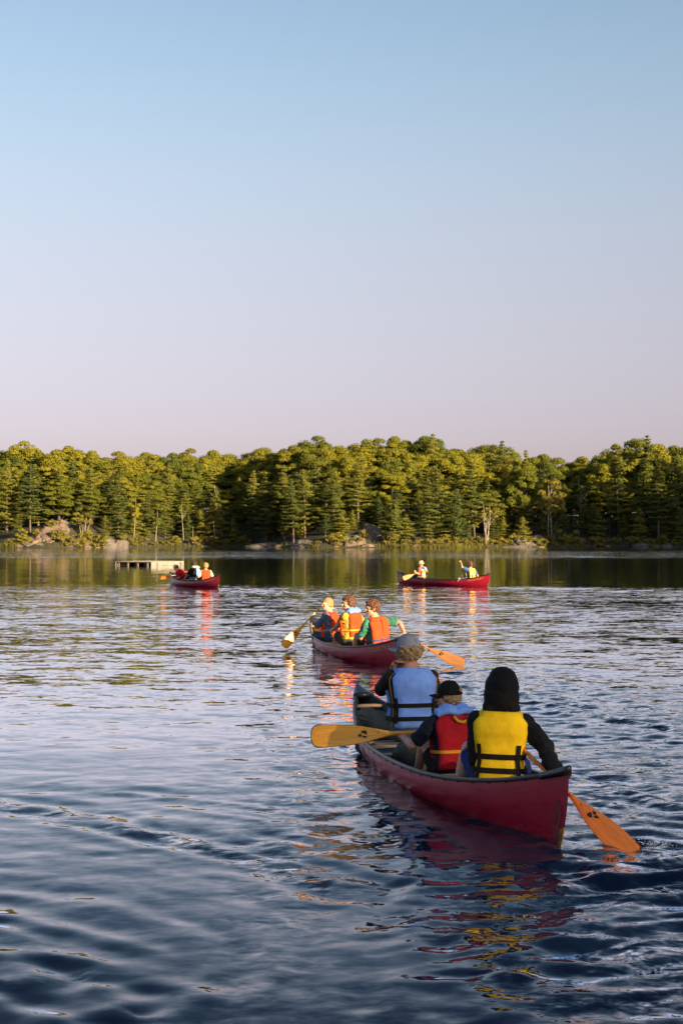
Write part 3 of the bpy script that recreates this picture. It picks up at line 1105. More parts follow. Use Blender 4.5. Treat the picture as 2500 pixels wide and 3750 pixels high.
reed_m = leafmat('reeds', (0.16, 0.15, 0.04), (0.07, 0.09, 0.02), 0.3)


def reeds():
    n = 2200
    r = nrg
    x = np.concatenate([r.uniform(-66, -54, n // 3), r.uniform(6, 26, n // 3), r.uniform(-62, 62, n - 2 * (n // 3))])
    s = np.abs(r.normal(0.4, 0.8, n)) - 0.3
    y = shore_y(x) + s
    z = ground(x, y)
    h = r.uniform(0.25, 0.95, n)
    ax = r.uniform(0, pi, n)
    wx, wy = np.cos(ax) * 0.05, np.sin(ax) * 0.05
    lx, ly = r.normal(0, 0.12, n), r.normal(0, 0.12, n)
    z = np.maximum(z, -0.1)
    v = np.stack([np.stack([x - wx, y - wy, z], -1), np.stack([x + wx, y + wy, z], -1), np.stack([x + lx, y + ly, z + h], -1)], 1).reshape(-1, 3)
    me = bpy.data.meshes.new('shore_grass')
    me.from_pydata(v.tolist(), [], np.arange(3 * n).reshape(-1, 3).tolist())
    tag(link('shore_grass', me, reed_m), 'reeds and grass fringing the far waterline', 'grass', kind='stuff')


reeds()


# ------------------------------------------------------------------ canoes
FONT_SIZE = 1.0


def hull_material():
    """glossy crimson plastic with scratches along the sides and a scummed waterline"""
    m, N, L, P = nodes_of('canoe_red')
    co = N.new('ShaderNodeTexCoord')

    def noise(scale, stretch, detail=4):
        mp = N.new('ShaderNodeMapping')
        mp.inputs['Scale'].default_value = stretch
        L.new(co.outputs['Object'], mp.inputs['Vector'])
        n = N.new('ShaderNodeTexNoise')
        n.inputs['Scale'].default_value = scale
        n.inputs['Detail'].default_value = detail
        L.new(mp.outputs[0], n.inputs['Vector'])
        return n.outputs['Fac']

    def ramp_(fac, p0, c0, p1, c1):
        r = N.new('ShaderNodeValToRGB')
        r.color_ramp.elements[0].position = p0
        r.color_ramp.elements[0].color = (*c0, 1)
        r.color_ramp.elements[1].position = p1
        r.color_ramp.elements[1].color = (*c1, 1)
        L.new(fac, r.inputs[0])
        return r.outputs[0]

    def mix(f, a, b):
        n = N.new('ShaderNodeMixRGB')
        L.new(f, n.inputs[0])
        for i, v in ((1, a), (2, b)):
            if isinstance(v, tuple):
                n.inputs[i].default_value = (*v, 1)
            else:
                L.new(v, n.inputs[i])
        return n.outputs[0]
    base = ramp_(noise(3.0, (1, 1, 1)), 0.3, (0.34, 0.008, 0.028), 0.7, (0.44, 0.010, 0.036))
    scr = ramp_(noise(5.0, (9, 0.5, 22), 6), 0.60, (0, 0, 0), 0.70, (0.3, 0.3, 0.3))
    col = mix(scr, base, (0.42, 0.10, 0.12))
    spots = ramp_(noise(38, (1, 1, 1), 2), 0.70, (0, 0, 0), 0.78, (0.45, 0.45, 0.45))
    col = mix(spots, col, (0.20, 0.05, 0.05))
    sx = N.new('ShaderNodeSeparateXYZ')
    L.new(co.outputs['Object'], sx.inputs[0])
    wlm = N.new('ShaderNodeMapRange')
    wlm.inputs['From Min'].default_value = 0.055
    wlm.inputs['From Max'].default_value = 0.012
    ad = N.new('ShaderNodeMath')
    ad.operation = 'MULTIPLY_ADD'
    ad.inputs[1].default_value = 0.05
    L.new(noise(6, (1, 1, 1), 5), ad.inputs[0])
    sb = N.new('ShaderNodeMath')
    sb.operation = 'SUBTRACT'
    sb.inputs[1].default_value = 0.025
    L.new(sx.outputs['Z'], sb.inputs[0])
    L.new(sb.outputs[0], ad.inputs[2])
    L.new(ad.outputs[0], wlm.inputs['Value'])
    half = N.new('ShaderNodeMath')
    half.operation = 'MULTIPLY'
    half.inputs[1].default_value = 0.35
    L.new(wlm.outputs[0], half.inputs[0])
    col = mix(half.outputs[0], col, (0.10, 0.05, 0.045))
    L.new(col, P.inputs['Base Color'])
    rg = ramp_(noise(7.0, (3, 1, 6)), 0.35, (0.24, 0.24, 0.24), 0.7, (0.44, 0.44, 0.44))
    L.new(rg, P.inputs['Roughness'])
    P.inputs['Specular IOR Level'].default_value = 0.5
    b = N.new('ShaderNodeBump')
    b.inputs['Strength'].default_value = 0.08
    b.inputs['Distance'].default_value = 0.02
    L.new(noise(5, (1, 0.6, 1), 2), b.inputs['Height'])
    L.new(b.outputs[0], P.inputs['Normal'])
    return m


hull_red = hull_material()
gun_m = mat('gunwale_vinyl', (0.018, 0.020, 0.025), 0.34, 0.2, 14, bump=0.15, bscale=40)
gun_g = mat('gunwale_grey', (0.13, 0.15, 0.18), 0.5, 0.2, 14, bump=0.15, bscale=40)
inner_g = mat('hull_inside_grey', (0.045, 0.052, 0.065), 0.6, 0.2, 9, bump=0.15, bscale=30)
inner_t = mat('hull_inside_tan', (0.42, 0.26, 0.11), 0.6, 0.2, 9, bump=0.15, bscale=30)
ash = mat('ash_wood', (0.50, 0.33, 0.17), 0.5, 0.18, 8, stretch=(1, 12, 12), coat=0.2)
steel = mat('bright_steel', (0.7, 0.7, 0.7), 0.3, 0.05, 10, metal=0.9)
letter_y = mat('lettering_gold', (0.62, 0.42, 0.14), 0.5, 0.1, 30)
letter_o = mat('lettering_faded', (0.055, 0.040, 0.032), 0.6, 0.3, 20)
letter_v = mat('lettering_olive', (0.42, 0.33, 0.08), 0.6, 0.2, 30)
white_p = mat('white_print', (0.75, 0.73, 0.68), 0.5, 0.05, 30)
wear_m = mat('worn_skid_brown', (0.28, 0.14, 0.025), 0.55, 0.3, 14, bump=0.2, bscale=40)
patch_m = mat('worn_hull_patch', (0.24, 0.028, 0.036), 0.5, 0.2, 25)


def hull_pt(t, q, side, inset=0.0, floor=None):
    """q 0 at the gunwale .. 1 at the keel"""
    zg, zk, hb, n = c_zg(t), c_zk(t), c_hb(t), c_n(t)
    hb = max(0.0, hb - inset * 1.0)
    ang = q * pi / 2
    # superellipse, parametrised so points spread evenly
    cx, cz = cos(ang) ** (2 / n), sin(ang) ** (2 / n)
    x = hb * cx
    z = zg - (zg - zk - inset) * cz
    pull = 0.055 * abs(t) ** 10 * cz ** 2.2
    y = LEN / 2 * (t - math.copysign(pull, t))
    if inset:
        y *= (1 - 0.006)
    if floor is not None:
        z = max(z, floor)
    return Vector((side * x, y, z))


TS = [sin(a) for a in np.linspace(-pi / 2, pi / 2, 61)]
QS = np.linspace(0, 1, 15)


def hull_surface(inset=0.0, floor=None):
    b = MB()
    rings = []
    for t in TS:
        row = [hull_pt(t, q, -1, inset, floor) for q in QS] + [hull_pt(t, q, 1, inset, floor) for q in QS[-2::-1]]
        rings.append(row)
    n = len(rings[0])
    vs = [p for r in rings for p in r]
    fs = [(i * n + k, i * n + k + 1, (i + 1) * n + k + 1, (i + 1) * n + k) for i in range(len(rings) - 1) for k in range(n - 1)]
    b.add(vs, fs)
    return b


def on_hull(y, z, side, lift=0.003):
    t = max(-0.999, min(0.999, y / (LEN / 2)))
    zg, zk = c_zg(t), c_zk(t)
    q = min(1, max(0, (zg - z) / (zg - zk)))
    pull = 0.055 * abs(t) ** 10 * q ** 2.2
    return Vector((side * (c_hx(t, z) + lift), y - math.copysign(pull, y) * LEN / 2, z))


def hull_normal_out(y, z, side):
    a, b = on_hull(y + 0.01, z, side, 0), on_hull(y - 0.01, z, side, 0)
    c, d = on_hull(y, z + 0.01, side, 0), on_hull(y, z - 0.01, side, 0)
    n = (a - b).cross(c - d).normalized()
    return n if n.x * side > 0 else -n


def text_mesh(body, size, shear=0.0, spacing=1.0):
    cu = bpy.data.curves.new('t', 'FONT')
    cu.body = body
    cu.size = size
    cu.shear = shear
    cu.space_character = spacing
    cu.resolution_u = 3
    o = bpy.data.objects.new('t', cu)
    C.objects.link(o)
    dg = bpy.context.evaluated_depsgraph_get()
    me = bpy.data.meshes.new_from_object(o.evaluated_get(dg))
    bpy.data.objects.remove(o)
    return me


def hull_text(parent, body, size, y0, dz, m, side=-1, shear=0.0, name='lettering', spacing=1.0, mix=None, follow=1.0):
    """letters laid on the hull; on the left side they read from the bow towards the stern"""
    me = text_mesh(body, size, shear, spacing)
    z0 = c_zg(y0 / (LEN / 2)) - dz
    for v in me.vertices:
        y = y0 - v.co.x if side < 0 else y0 + v.co.x
        zb = z0 + follow * (c_zg(y / (LEN / 2)) - c_zg(y0 / (LEN / 2)))
        z = zb + v.co.y
        v.co = on_hull(y, z, side, 0) + hull_normal_out(y, z, side) * 0.005
    return link(name, me, m, parent, False)


def hull_disc(parent, name, y0, z0, r0, r1, m, side=-1, n=28, lift=0.005):
    b = MB()
    vs = []
    for k in range(n):
        a = 2 * pi * k / n
        for r in (r0, r1):
            y, z = y0 + cos(a) * r, z0 + sin(a) * r
            vs.append(on_hull(y, z, side, 0) + hull_normal_out(y, z, side) * lift)
    fs = [(2 * k, 2 * k + 1, 2 * ((k + 1) % n) + 1, 2 * ((k + 1) % n)) for k in range(n)]
    b.add(vs, fs)
    return b.build(name, m, parent, False)


def make_canoe(key, inner, gun, label, pitch=0.0, seats=(-1.55, 1.0), thwarts=(-0.35,), detail=True):
    root = empty('canoe', canoe_matrix(key))
    tag(root, label, 'canoe', 'red canoes on the lake')
    hull_surface().build('hull', hull_red, root)
    hull_surface(0.014, 0.045).build('hull_lining', inner, root)
    for side in (-1, 1):
        b = MB()
        rings = []
        for t in [sin(a) for a in np.linspace(-pi / 2, pi / 2, 81)]:
            hb, zg, y = c_hb(t), c_zg(t), LEN / 2 * t
            o, i_ = 0.009, -0.018
            prof = [(o * .7, -0.022), (o, -0.016), (o, 0.002), (o * .85, 0.008), (i_ * .8, 0.009), (i_, 0.004), (i_, -0.012), (i_ * .8, -0.016)]
            rings.append([Vector((side * max(0.0, hb + p[0]) if hb > 0.03 else side * max(0.001, (hb + p[0])), y * 1.002, zg + p[1])) for p in prof])
        b.loft(rings)
        g = b.build('gunwale', gun, root)
        if key == 'near':
            for k in range(-11, 12):
                yy = k * 0.2
                t = yy / (LEN / 2)
                p = on_hull(yy, c_zg(t) - 0.020, side, 0.006)
                MB().box(p, (0.008, 0.006, 0.022)).build('rivet_slot', mat('slot_black', (0.01, 0.01, 0.01), 0.7), g, False)
    for s in (-1, 1):          # deck plates
        b = MB()
        rings = []
        for j in range(9):
            t = s * (0.905 + 0.094 * j / 8)
            hb, zg, y = c_hb(t) + 0.016, c_zg(t) + 0.012, LEN / 2 * t * 1.003
            up = 0.010 + 0.006 * (j / 8)
            rings.append([Vector((-hb, y, zg - 0.045)), Vector((-hb, y, zg + up * .3)), Vector((-hb * .5, y, zg + up)), Vector((0, y, zg + up * 1.2)), Vector((hb * .5, y, zg + up)), Vector((hb, y, zg + up * .3)), Vector((hb, y, zg - 0.045)), Vector((0, y, zg - 0.03))])
        b.loft(rings)
        b.build('deck_plate', gun, root)
        # carry handle
        yh = s * 2.16
        w = c_hb(yh / (LEN / 2)) - 0.012
        zz = c_zg(yh / (LEN / 2)) - 0.035
        MB().tube([(-w, yh, zz), (-w * .5, yh, zz + .004), (w * .5, yh, zz + .004), (w, yh, zz)], [0.015, 0.018, 0.018, 0.015], 8).build('carry_handle', ash, root)
        for sx in (-1, 1):
            MB().ell((sx * (w + 0.012), yh, c_zg(yh / (LEN / 2)) + 0.014), (0.008, 0.008, 0.005), nu=8, nv=5).build('rivet', steel, root)
    for y in thwarts:
        w = c_hb(y / (LEN / 2)) - 0.012
        zz = c_zg(y / (LEN / 2)) - 0.030
        MB().tube([(-w, y, zz), (-w * .6, y, zz), (0, y, zz), (w * .6, y, zz), (w, y, zz)], [0.03, 0.024, 0.02, 0.024, 0.03], 8, flat=0.45, up=(0, 0, 1)).build('thwart', ash, root)
    for y in seats:
        st = MB()
        for dy in (-0.12, 0.12):
            w = c_hb((y + dy) / (LEN / 2)) - 0.016
            zz = c_zg(y / (LEN / 2)) - 0.075
            st.box((0, y + dy, zz), (2 * w, 0.034, 0.024))
        o = st.box((0, y, zz - 0.002), (0.5, 0.21, 0.012)).build('seat', ash, root, False)
    # wear on the ends
    for s in (-1, 1):
        b = MB()
        rings = []
        for j in range(8):
            q = 0.58 + 0.40 * j / 7
            row = []
            for t, sd in ((s * 0.975, -1), (s * 0.992, -1), (s * 1.0, -1), (s * 0.992, 1), (s * 0.975, 1)):
                p = hull_pt(t, q, sd)
                row.append(p + Vector((sd * 0.004, s * 0.004, 0)))
            rings.append(row)
        n = 5
        b.add([p for r in rings for p in r], [(i * n + k, i * n + k + 1, (i + 1) * n + k + 1, (i + 1) * n + k) for i in range(7) for k in range(4)])
        b.build('skid_plate', wear_m, root)
    if key == 'near':
        hull_text(root, 'Wenonah', 0.14, 1.02, 0.165, letter_o, spacing=1.05)
        b = MB()
        vs = [on_hull(y, z, -1, 0) + hull_normal_out(y, z, -1) * 0.003 for y, z in ((-2.52, .30), (-2.49, .31), (-2.46, .25), (-2.45, .16), (-2.425, .10), (-2.44, .04), (-2.47, .05), (-2.51, .03), (-2.53, .09), (-2.52, .17), (-2.54, .22), (-2.53, .27))]
        b.add(vs, [tuple(range(12))])
        b.build('scuffed_patch', patch_m, root, False)
    else:
        hull_text(root, 'P', 0.115, -1.66, 0.120, letter_y)
        hull_text(root, 'ROSPECTEUR 17', 0.085, -1.73, 0.120, letter_y, name='lettering')
    if key in ('mid', 'right', 'left'):
        if key != 'left':
            hull_text(root, 'esquif', 0.10, 1.35 if key == 'mid' else 0.75, 0.15, letter_v, shear=0.35, name='lettering')
            b = MB()
            y0 = 1.2 if key == 'mid' else 0.6
            z0 = c_zg(y0 / (LEN / 2)) - 0.16
            pts = [(y0, z0), (y0 + 0.06, z0 - 0.06), (y0 + 0.09, z0 - 0.12)]
            b.tube([on_hull(y, z, -1, 0.003) for y, z in pts], 0.006, 5).build('lettering_tail', letter_v, root)
    if key == 'right':
        z0 = c_zg(2.33 / (LEN / 2)) - 0.19
        e = hull_disc(root, 'emblem', 2.30, z0, 0.0, 0.075, letter_y)
        hull_disc(e, 'emblem_ring', 2.30, z0, 0.078, 0.095, mat('emblem_black', (0.02, 0.02, 0.02), 0.6))
        for k in range(14):
            a = 2 * pi * (k + .5) / 14
            y, z = 2.30 + cos(a) * 0.122, z0 + sin(a) * 0.122
            hull_disc(e, 'emblem_letter', y, z, 0.0, 0.019, white_p, n=6)
    return root


make_canoe('near', inner_g, gun_m, 'nearest red canoe with dark gunwales carrying three people in blue, red and yellow vests', seats=(-1.58, 1.02), thwarts=(-0.86, 0.32))
make_canoe('mid', inner_t, gun_m, 'middle red canoe with tan inside carrying three boys in orange vests', seats=(-1.45, 0.95), thwarts=(-0.6,))
make_canoe('left', inner_g, gun_m, 'far red canoe beside the swim raft carrying three people', seats=(-1.35, 1.1), thwarts=(-0.5,))
make_canoe('right', inner_g, gun_m, 'far red canoe on the right with two people and a round emblem at the bow', seats=(-1.6, 1.15), thwarts=(-0.2,))

# ------------------------------------------------------------------ paddles
pad_y = mat('paddle_honey', (0.95, 0.40, 0.022), 0.35, 0.10, 7, stretch=(14, 14, 1.2), coat=0.1, bump=0.05)
pad_o = mat('paddle_orange_brown', (0.74, 0.20, 0.020), 0.4, 0.10, 7, stretch=(14, 14, 1.2), coat=0.1, bump=0.05)
pad_p = mat('paddle_pale', (0.62, 0.33, 0.12), 0.4, 0.15, 7, stretch=(14, 14, 1.2), coat=0.3)
pad_t = mat('paddle_tip_dark', (0.05, 0.03, 0.02), 0.5, 0.2, 20)
ink = mat('black_ink', (0.012, 0.011, 0.010), 0.6, 0.2, 20)


def make_paddle(tip, grip, face, m, label, blade=0.62, width=0.185, logo=True, flip=1):
    """tip and grip are world points, face the direction the blade's face looks"""
    tip, grip, face = Vector(tip), Vector(grip), Vector(face)
    z = (grip - tip).normalized()
    y = (face - z * face.dot(z)).normalized()
    x = y.cross(z)
    M = Matrix((x, y, z)).transposed().to_4x4()
    M.translation = tip
    ln = (grip - tip).length
    root = empty('paddle', M)
    tag(root, label, 'paddle', 'wooden paddles')
    b = MB()
    rings = []
    prof = [(0.0, 0.30), (0.012, 0.62), (0.035, 0.85), (0.07, 0.97), (0.13, 1.0), (0.30, 0.99), (0.45, 0.92), (0.60, 0.76), (0.74, 0.55), (0.86, 0.34), (0.95, 0.21), (1.0, 0.165)]
    for f, w in prof:
        hw = w * width / 2
        th = 0.0045 + 0.010 * f ** 3
        n = 16
        rings.append([Vector((hw * cos(2 * pi * k / n), (th if abs(cos(2 * pi * k / n)) < .9 else th * .6) * sin(2 * pi * k / n), f * blade)) for k in range(n)])
    b.loft(rings)
    bl = b.build('blade', m, root)
    e = MB()
    pts = [(w * width / 2 * s, 0, f * blade) for s in (1, -1) for f, w in (prof[4::-1] if s == 1 else prof[0:5])]
    e.tube([pts[i] for i in range(len(pts))], 0.0042, 6).build('blade_tip_edge', pad_t, bl)
    MB().tube([(0, 0, blade * .97), (0, 0, blade + 0.1), (0, 0, ln - 0.12), (0, 0, ln - 0.06)], [0.0145, 0.0145, 0.0145, 0.016], 10).build('shaft', m, root)
    g = MB()
    g.ell((0, 0, ln - 0.035), (0.046, 0.016, 0.034), nu=12, nv=8)
    g.build('grip', m, root)
    if logo:
        # a small black mark: a scaled leaf-and-fish shape, three inked blots
        for (cx, cz, rx, rz, rot) in ((0.014, 0.640, 0.014, 0.024, 0.5), (-0.010, 0.585, 0.011, 0.016, -0.5), (-0.024, 0.640, 0.008, 0.020, 0.25), (0.004, 0.800, 0.003, 0.010, 0.2)):
            q = MB()
            vs = []
            for k in range(14):
                a = 2 * pi * k / 14
                r = 1 + 0.22 * sin(3 * a + cx * 90) + 0.12 * sin(7 * a)
                dx, dz = cos(a) * rx * r * width / .185, sin(a) * rz * r
                vs.append((cx + dx * cos(rot) - dz * sin(rot), flip * 0.0125, (cz + dx * sin(rot) + dz * cos(rot)) * blade / 1.0 if False else cz * blade + dx * sin(rot) + dz * cos(rot)))
            q.add(vs, [tuple(range(14))])
            q.build('printed_mark', ink, bl, False)
    return root


def cw(key, p):
    return canoe_matrix(key) @ Vector(p)


def wc(key, p):
    return canoe_matrix(key).inverted() @ Vector(p)


# ------------------------------------------------------------------ people
skin_m = mat('skin_fair', (0.52, 0.28, 0.19), 0.55, 0.08, 12, spec=0.35)
skin_l = mat('skin_light', (0.62, 0.36, 0.25), 0.55, 0.08, 12, spec=0.35)
skin_t = mat('skin_tan', (0.44, 0.23, 0.14), 0.55, 0.08, 12, spec=0.35)
hair_b = mat('hair_blond', (0.36, 0.235, 0.10), 0.6, 0.25, 60, stretch=(3, 3, 1), bump=0.5, bscale=90)
hair_d = mat('hair_dark_blond', (0.38, 0.25, 0.11), 0.6, 0.35, 60, stretch=(3, 3, 1), bump=0.5, bscale=90)
hair_r = mat('hair_red_brown', (0.115, 0.045, 0.022), 0.55, 0.3, 60, stretch=(3, 3, 1), bump=0.5, bscale=90)
hair_k = mat('hair_dark', (0.03, 0.018, 0.012), 0.6, 0.3, 60, bump=0.5, bscale=90)
eye_m = mat('eye_dark', (0.02, 0.015, 0.012), 0.3, 0.1, 20)
lip_m = mat('lip', (0.42, 0.15, 0.12), 0.5, 0.1, 20)
C_ = {k: cloth(k, c) for k, c in {
    'black': (0.008, 0.008, 0.009), 'charcoal': (0.016, 0.020, 0.017), 'navy': (0.010, 0.013, 0.026), 'blue': (0.10, 0.24, 0.75), 'sky': (0.19, 0.37, 0.90), 'red': (0.42, 0.010, 0.022),
    'yellow': (0.92, 0.57, 0.010), 'orange': (0.66, 0.065, 0.016), 'webbing_yellow': (0.75, 0.36, 0.02), 'webbing_pink': (0.60, 0.28, 0.24), 'webbing_navy': (0.05, 0.06, 0.16),
    'greyblue': (0.13, 0.16, 0.24), 'denim': (0.05, 0.09, 0.17), 'gold': (0.70, 0.40, 0.06), 'green': (0.05, 0.20, 0.14), 'olive': (0.06, 0.058, 0.045), 'royal': (0.012, 0.032, 0.16),
    'cap_grey': (0.17, 0.18, 0.21), 'beige': (0.50, 0.42, 0.30), 'pale_yellow': (0.75, 0.52, 0.13), 'shirt_blue': (0.03, 0.10, 0.30), 'orange_shirt': (0.62, 0.13, 0.04), 'cream': (0.62, 0.52, 0.42), 'pink': (0.6, 0.1, 0.15)}.items()}
camo = mat('camouflage', (0.07, 0.07, 0.045), 0.9, 0.3, 9, bump=0.4, bscale=12, col2=(0.012, 0.014, 0.010), dist=0.02)
MATS['cloth_camo'] = camo

TOR = [(-0.10, 0.085, 0.075), (-0.06, 0.150, 0.110), (0.0, 0.172, 0.122), (0.06, 0.165, 0.118), (0.16, 0.142, 0.104), (0.27, 0.156, 0.108), (0.36, 0.172, 0.110), (0.42, 0.172, 0.098), (0.46, 0.140, 0.084), (0.50, 0.080, 0.066), (0.55, 0.052, 0.056)]


def tor(v):
    vs = [t[0] for t in TOR]
    return float(np.interp(v, vs, [t[1] for t in TOR])), float(np.interp(v, vs, [t[2] for t in TOR]))


def ik(a, b, l1, l2, hint):
    """the joint between a and b"""
    d = b - a
    L = d.length
    if L > (l1 + l2) * 0.999:
        b = a + d * ((l1 + l2) * 0.999 / L)
        d = b - a
        L = d.length
    x = (l1 * l1 - l2 * l2 + L * L) / (2 * L)
    h = math.sqrt(max(0, l1 * l1 - x * x))
    u = d.normalized()
    hv = hint - u * hint.dot(u)
    hv = hv.normalized() if hv.length > 1e-5 else u.orthogonal().normalized()
    return a + u * x + hv * h, b


class Person:
    def __init__(s, key, hip, label, k=1.0, yaw=0, lean=0, side=0, head=(0, 0, 0), vox=0.009, group=None):
        s.k, s.vox, s.key = k, vox, key
        s.base = Vector(hip) - Vector((0, 0, 0.09 * k))
        s.root = empty('person', canoe_matrix(key) @ Matrix.Translation(s.base))
        tag(s.root, label, 'person', group)
        s.hip = Vector((0, 0, 0.09 * k))
        s.R = (Matrix.Rotation(radians(yaw), 3, 'Z') @ Matrix.Rotation(radians(side), 3, 'Y') @ Matrix.Rotation(radians(-lean), 3, 'X'))
        s.H = (Matrix.Rotation(radians(head[0]), 3, 'Z') @ Matrix.Rotation(radians(head[2]), 3, 'Y') @ Matrix.Rotation(radians(-head[1]), 3, 'X'))
        s.neck = s.T(0, 0.0, 0.50)
        s.hc = s.neck + s.R @ Vector((0, 0.012 * k, 0.055 * k)) + s.H @ Vector((0, 0.018 * k, 0.085 * k))
        s.body = MB()
        s.arm, s.leg = {}, {}

    def loc(s, p):
        """canoe coordinates to the person's own"""
        return Vector(p) - s.base

    def T(s, x, y, z):
        return s.hip + s.R @ (Vector((x, y, z)) * s.k)

    def Hd(s, x, y, z):
        return s.hc + s.H @ (Vector((x, y, z)) * s.k)

    def ring(s, v, off=0.0, n=20, e=2.5, rx=1.0):
        a, b = tor(v)
        out = []
        for i in range(n):
            t = 2 * pi * i / n
            c, q = cos(t), sin(t)
            out.append(s.T((a * rx + off) * math.copysign(abs(c) ** (2 / e), c), (b + off) * math.copysign(abs(q) ** (2 / e), q), v))
        return out

    def surf(s, th, v, off):
        a, b = tor(v)
        a = max(a, 0.125) if v > 0.44 else a
        b = max(b, 0.085) if v > 0.44 else b
        c, q = cos(th), sin(th)
        e = 2.6
        return s.T((a + off) * math.copysign(abs(c) ** (2 / e), c), (b + off) * math.copysign(abs(q) ** (2 / e), q), v)

    # -- limbs
    def arms(s, left, right, hl=(-0.8, -0.3, -1), hr=(0.8, -0.3, -1), gl=None, gr=None):
        k = s.k
        for nm, sg, tg, hint, grip in (('l', -1, left, hl, gl), ('r', 1, right, hr, gr)):
            sh = s.T(sg * 0.165, 0.0, 0.425)
            wr = s.loc(tg)
            el, wr = ik(sh, wr, 0.275 * k, 0.24 * k, Vector(hint))
            s.arm[nm] = (sh, el, wr)
            s.body.capsule(sh, el, 0.050 * k, 0.040 * k)
            s.body.capsule(el, wr, 0.041 * k, 0.027 * k)
            s.body.capsule(el + (wr - el) * .15, el + (wr - el) * 0.4, 0.042 * k, 0.038 * k)
            s.hand(wr, (wr - el).normalized(), grip, sg)

    def hand(s, wr, d, grip, sg):
        k = s.k
        b = s.body
        if grip is not None:
            a = Vector(grip).normalized()
            n = d - a * d.dot(a)
            n = n.normalized() if n.length > 0.2 else a.orthogonal().normalized()
            c = wr + n * 0.085 * k + a * 0.0         # middle of the shaft inside the fist
            m = a.cross(n)
            for i in range(-2, 3):
                b.capsule(wr, c - n * 0.026 * k + a * (i * 0.017 * k), 0.024 * k, 0.014 * k, 8)
            for i in range(4):
                o = c + a * ((i - 1.5) * 0.0195 * k)
                ang = [0.0, 0.9, 1.9, 2.9, 3.9]
                pp = [o + (-n * cos(t) + m * sin(t)) * (0.027 * k) for t in ang]
                for j in range(4):
                    b.capsule(pp[j], pp[j + 1], 0.0095 * k, 0.0085 * k, 7)
            th = [c - n * 0.02 * k + a * 0.036 * k, c - m * 0.024 * k + a * 0.042 * k, c - m * 0.018 * k + n * 0.022 * k + a * 0.026 * k]
            for j in range(2):
                b.capsule(th[j], th[j + 1], 0.0115 * k, 0.0095 * k, 7)
        else:
            up = Vector((0, 0, 1))
            sd = d.cross(up)
            sd = sd.normalized() if sd.length > 0.1 else Vector((1, 0, 0))
            nn = sd.cross(d).normalized()
            pc = wr + d * 0.075 * k
            for i in range(4):
                o = pc + sd * ((i - 1.5) * 0.0205 * k)
                b.capsule(wr + sd * ((i - 1.5) * 0.008 * k), o, 0.022 * k, 0.0135 * k, 8)
                L = [0.030, 0.036, 0.034, 0.026][i] * k
                p1 = o + (d * 0.92 - nn * 0.35) * L
                p2 = p1 + (d * 0.62 - nn * 0.75) * L * 0.8
                p3 = p2 + (d * 0.25 - nn * 0.95) * L * 0.6
                for q, w in ((o, p1), (p1, p2), (p2, p3)):
                    b.capsule(q, w, 0.0095 * k, 0.0085 * k, 7)
            q = wr + d * 0.03 * k - sd * sg * 0.028 * k
            q1 = q + (d * 0.6 - sd * sg * 0.5 - nn * 0.3) * 0.036 * k
            q2 = q1 + (d * 0.8 - nn * 0.4) * 0.028 * k
            b.capsule(q, q1, 0.013 * k, 0.011 * k, 7)
            b.capsule(q1, q2, 0.011 * k, 0.009 * k, 7)

    def legs(s, kl, kr, fl, fr):
        k = s.k
        for nm, sg, kn, ft in (('l', -1, kl, fl), ('r', 1, kr, fr)):
            hp = s.hip + s.R.to_3x3() @ Vector((sg * 0.09 * k, 0.02 * k, 0.0))
            kn = s.loc(kn)
            ft = s.loc(ft)
            kn = hp + (kn - hp).normalized() * 0.40 * k
            d = (ft - kn)
            ft = kn + d.normalized() * min(0.40 * k, d.length)
            s.leg[nm] = (hp, kn, ft)
            s.body.capsule(hp, kn, 0.080 * k, 0.054 * k)
            s.body.capsule(kn, ft, 0.053 * k, 0.035 * k)
            s.body.capsule(kn + (ft - kn) * .15, kn + (ft - kn) * .45, 0.055 * k, 0.048 * k)
            s.body.capsule(ft, ft + Vector((0, 0.13 * k, -0.012 * k)), 0.036 * k, 0.026 * k)

    # -- head and flesh
    def flesh(s, sk, ears=True, eyes=True, hair=None):
        k = s.k
        b = s.body
        b.loft([s.ring(t[0]) for t in TOR])
        b.capsule(s.T(0, -0.005, 0.47), s.Hd(0, -0.02, -0.06), 0.052 * k, 0.050 * k)
        H = s.H
        b.ell(s.Hd(0, -0.012, 0.028), (0.074 * k, 0.094 * k, 0.088 * k), H, 18, 12)
        b.ell(s.Hd(0, 0.026, -0.035), (0.062 * k, 0.064 * k, 0.078 * k), H)
        b.ell(s.Hd(0, 0.060, -0.088), (0.030 * k, 0.028 * k, 0.022 * k), H)
        b.ell(s.Hd(0, 0.082, 0.030), (0.050 * k, 0.016 * k, 0.014 * k), H)        # brow
        b.capsule(s.Hd(0, 0.092, 0.012), s.Hd(0, 0.108, -0.026), 0.009 * k, 0.014 * k, 8)   # nose
        b.ell(s.Hd(0, 0.086, -0.058), (0.022 * k, 0.012 * k, 0.011 * k), H)
        for sg in (-1, 1):
            b.ell(s.Hd(sg * 0.042, 0.062, -0.022), (0.024 * k, 0.024 * k, 0.022 * k), H)
            if ears:
                b.ell(s.Hd(sg * 0.077, -0.012, -0.006), (0.011 * k, 0.021 * k, 0.032 * k), H, 10, 8)
        s.skin_o = b.skin('body', sk, s.root, s.vox, 3)
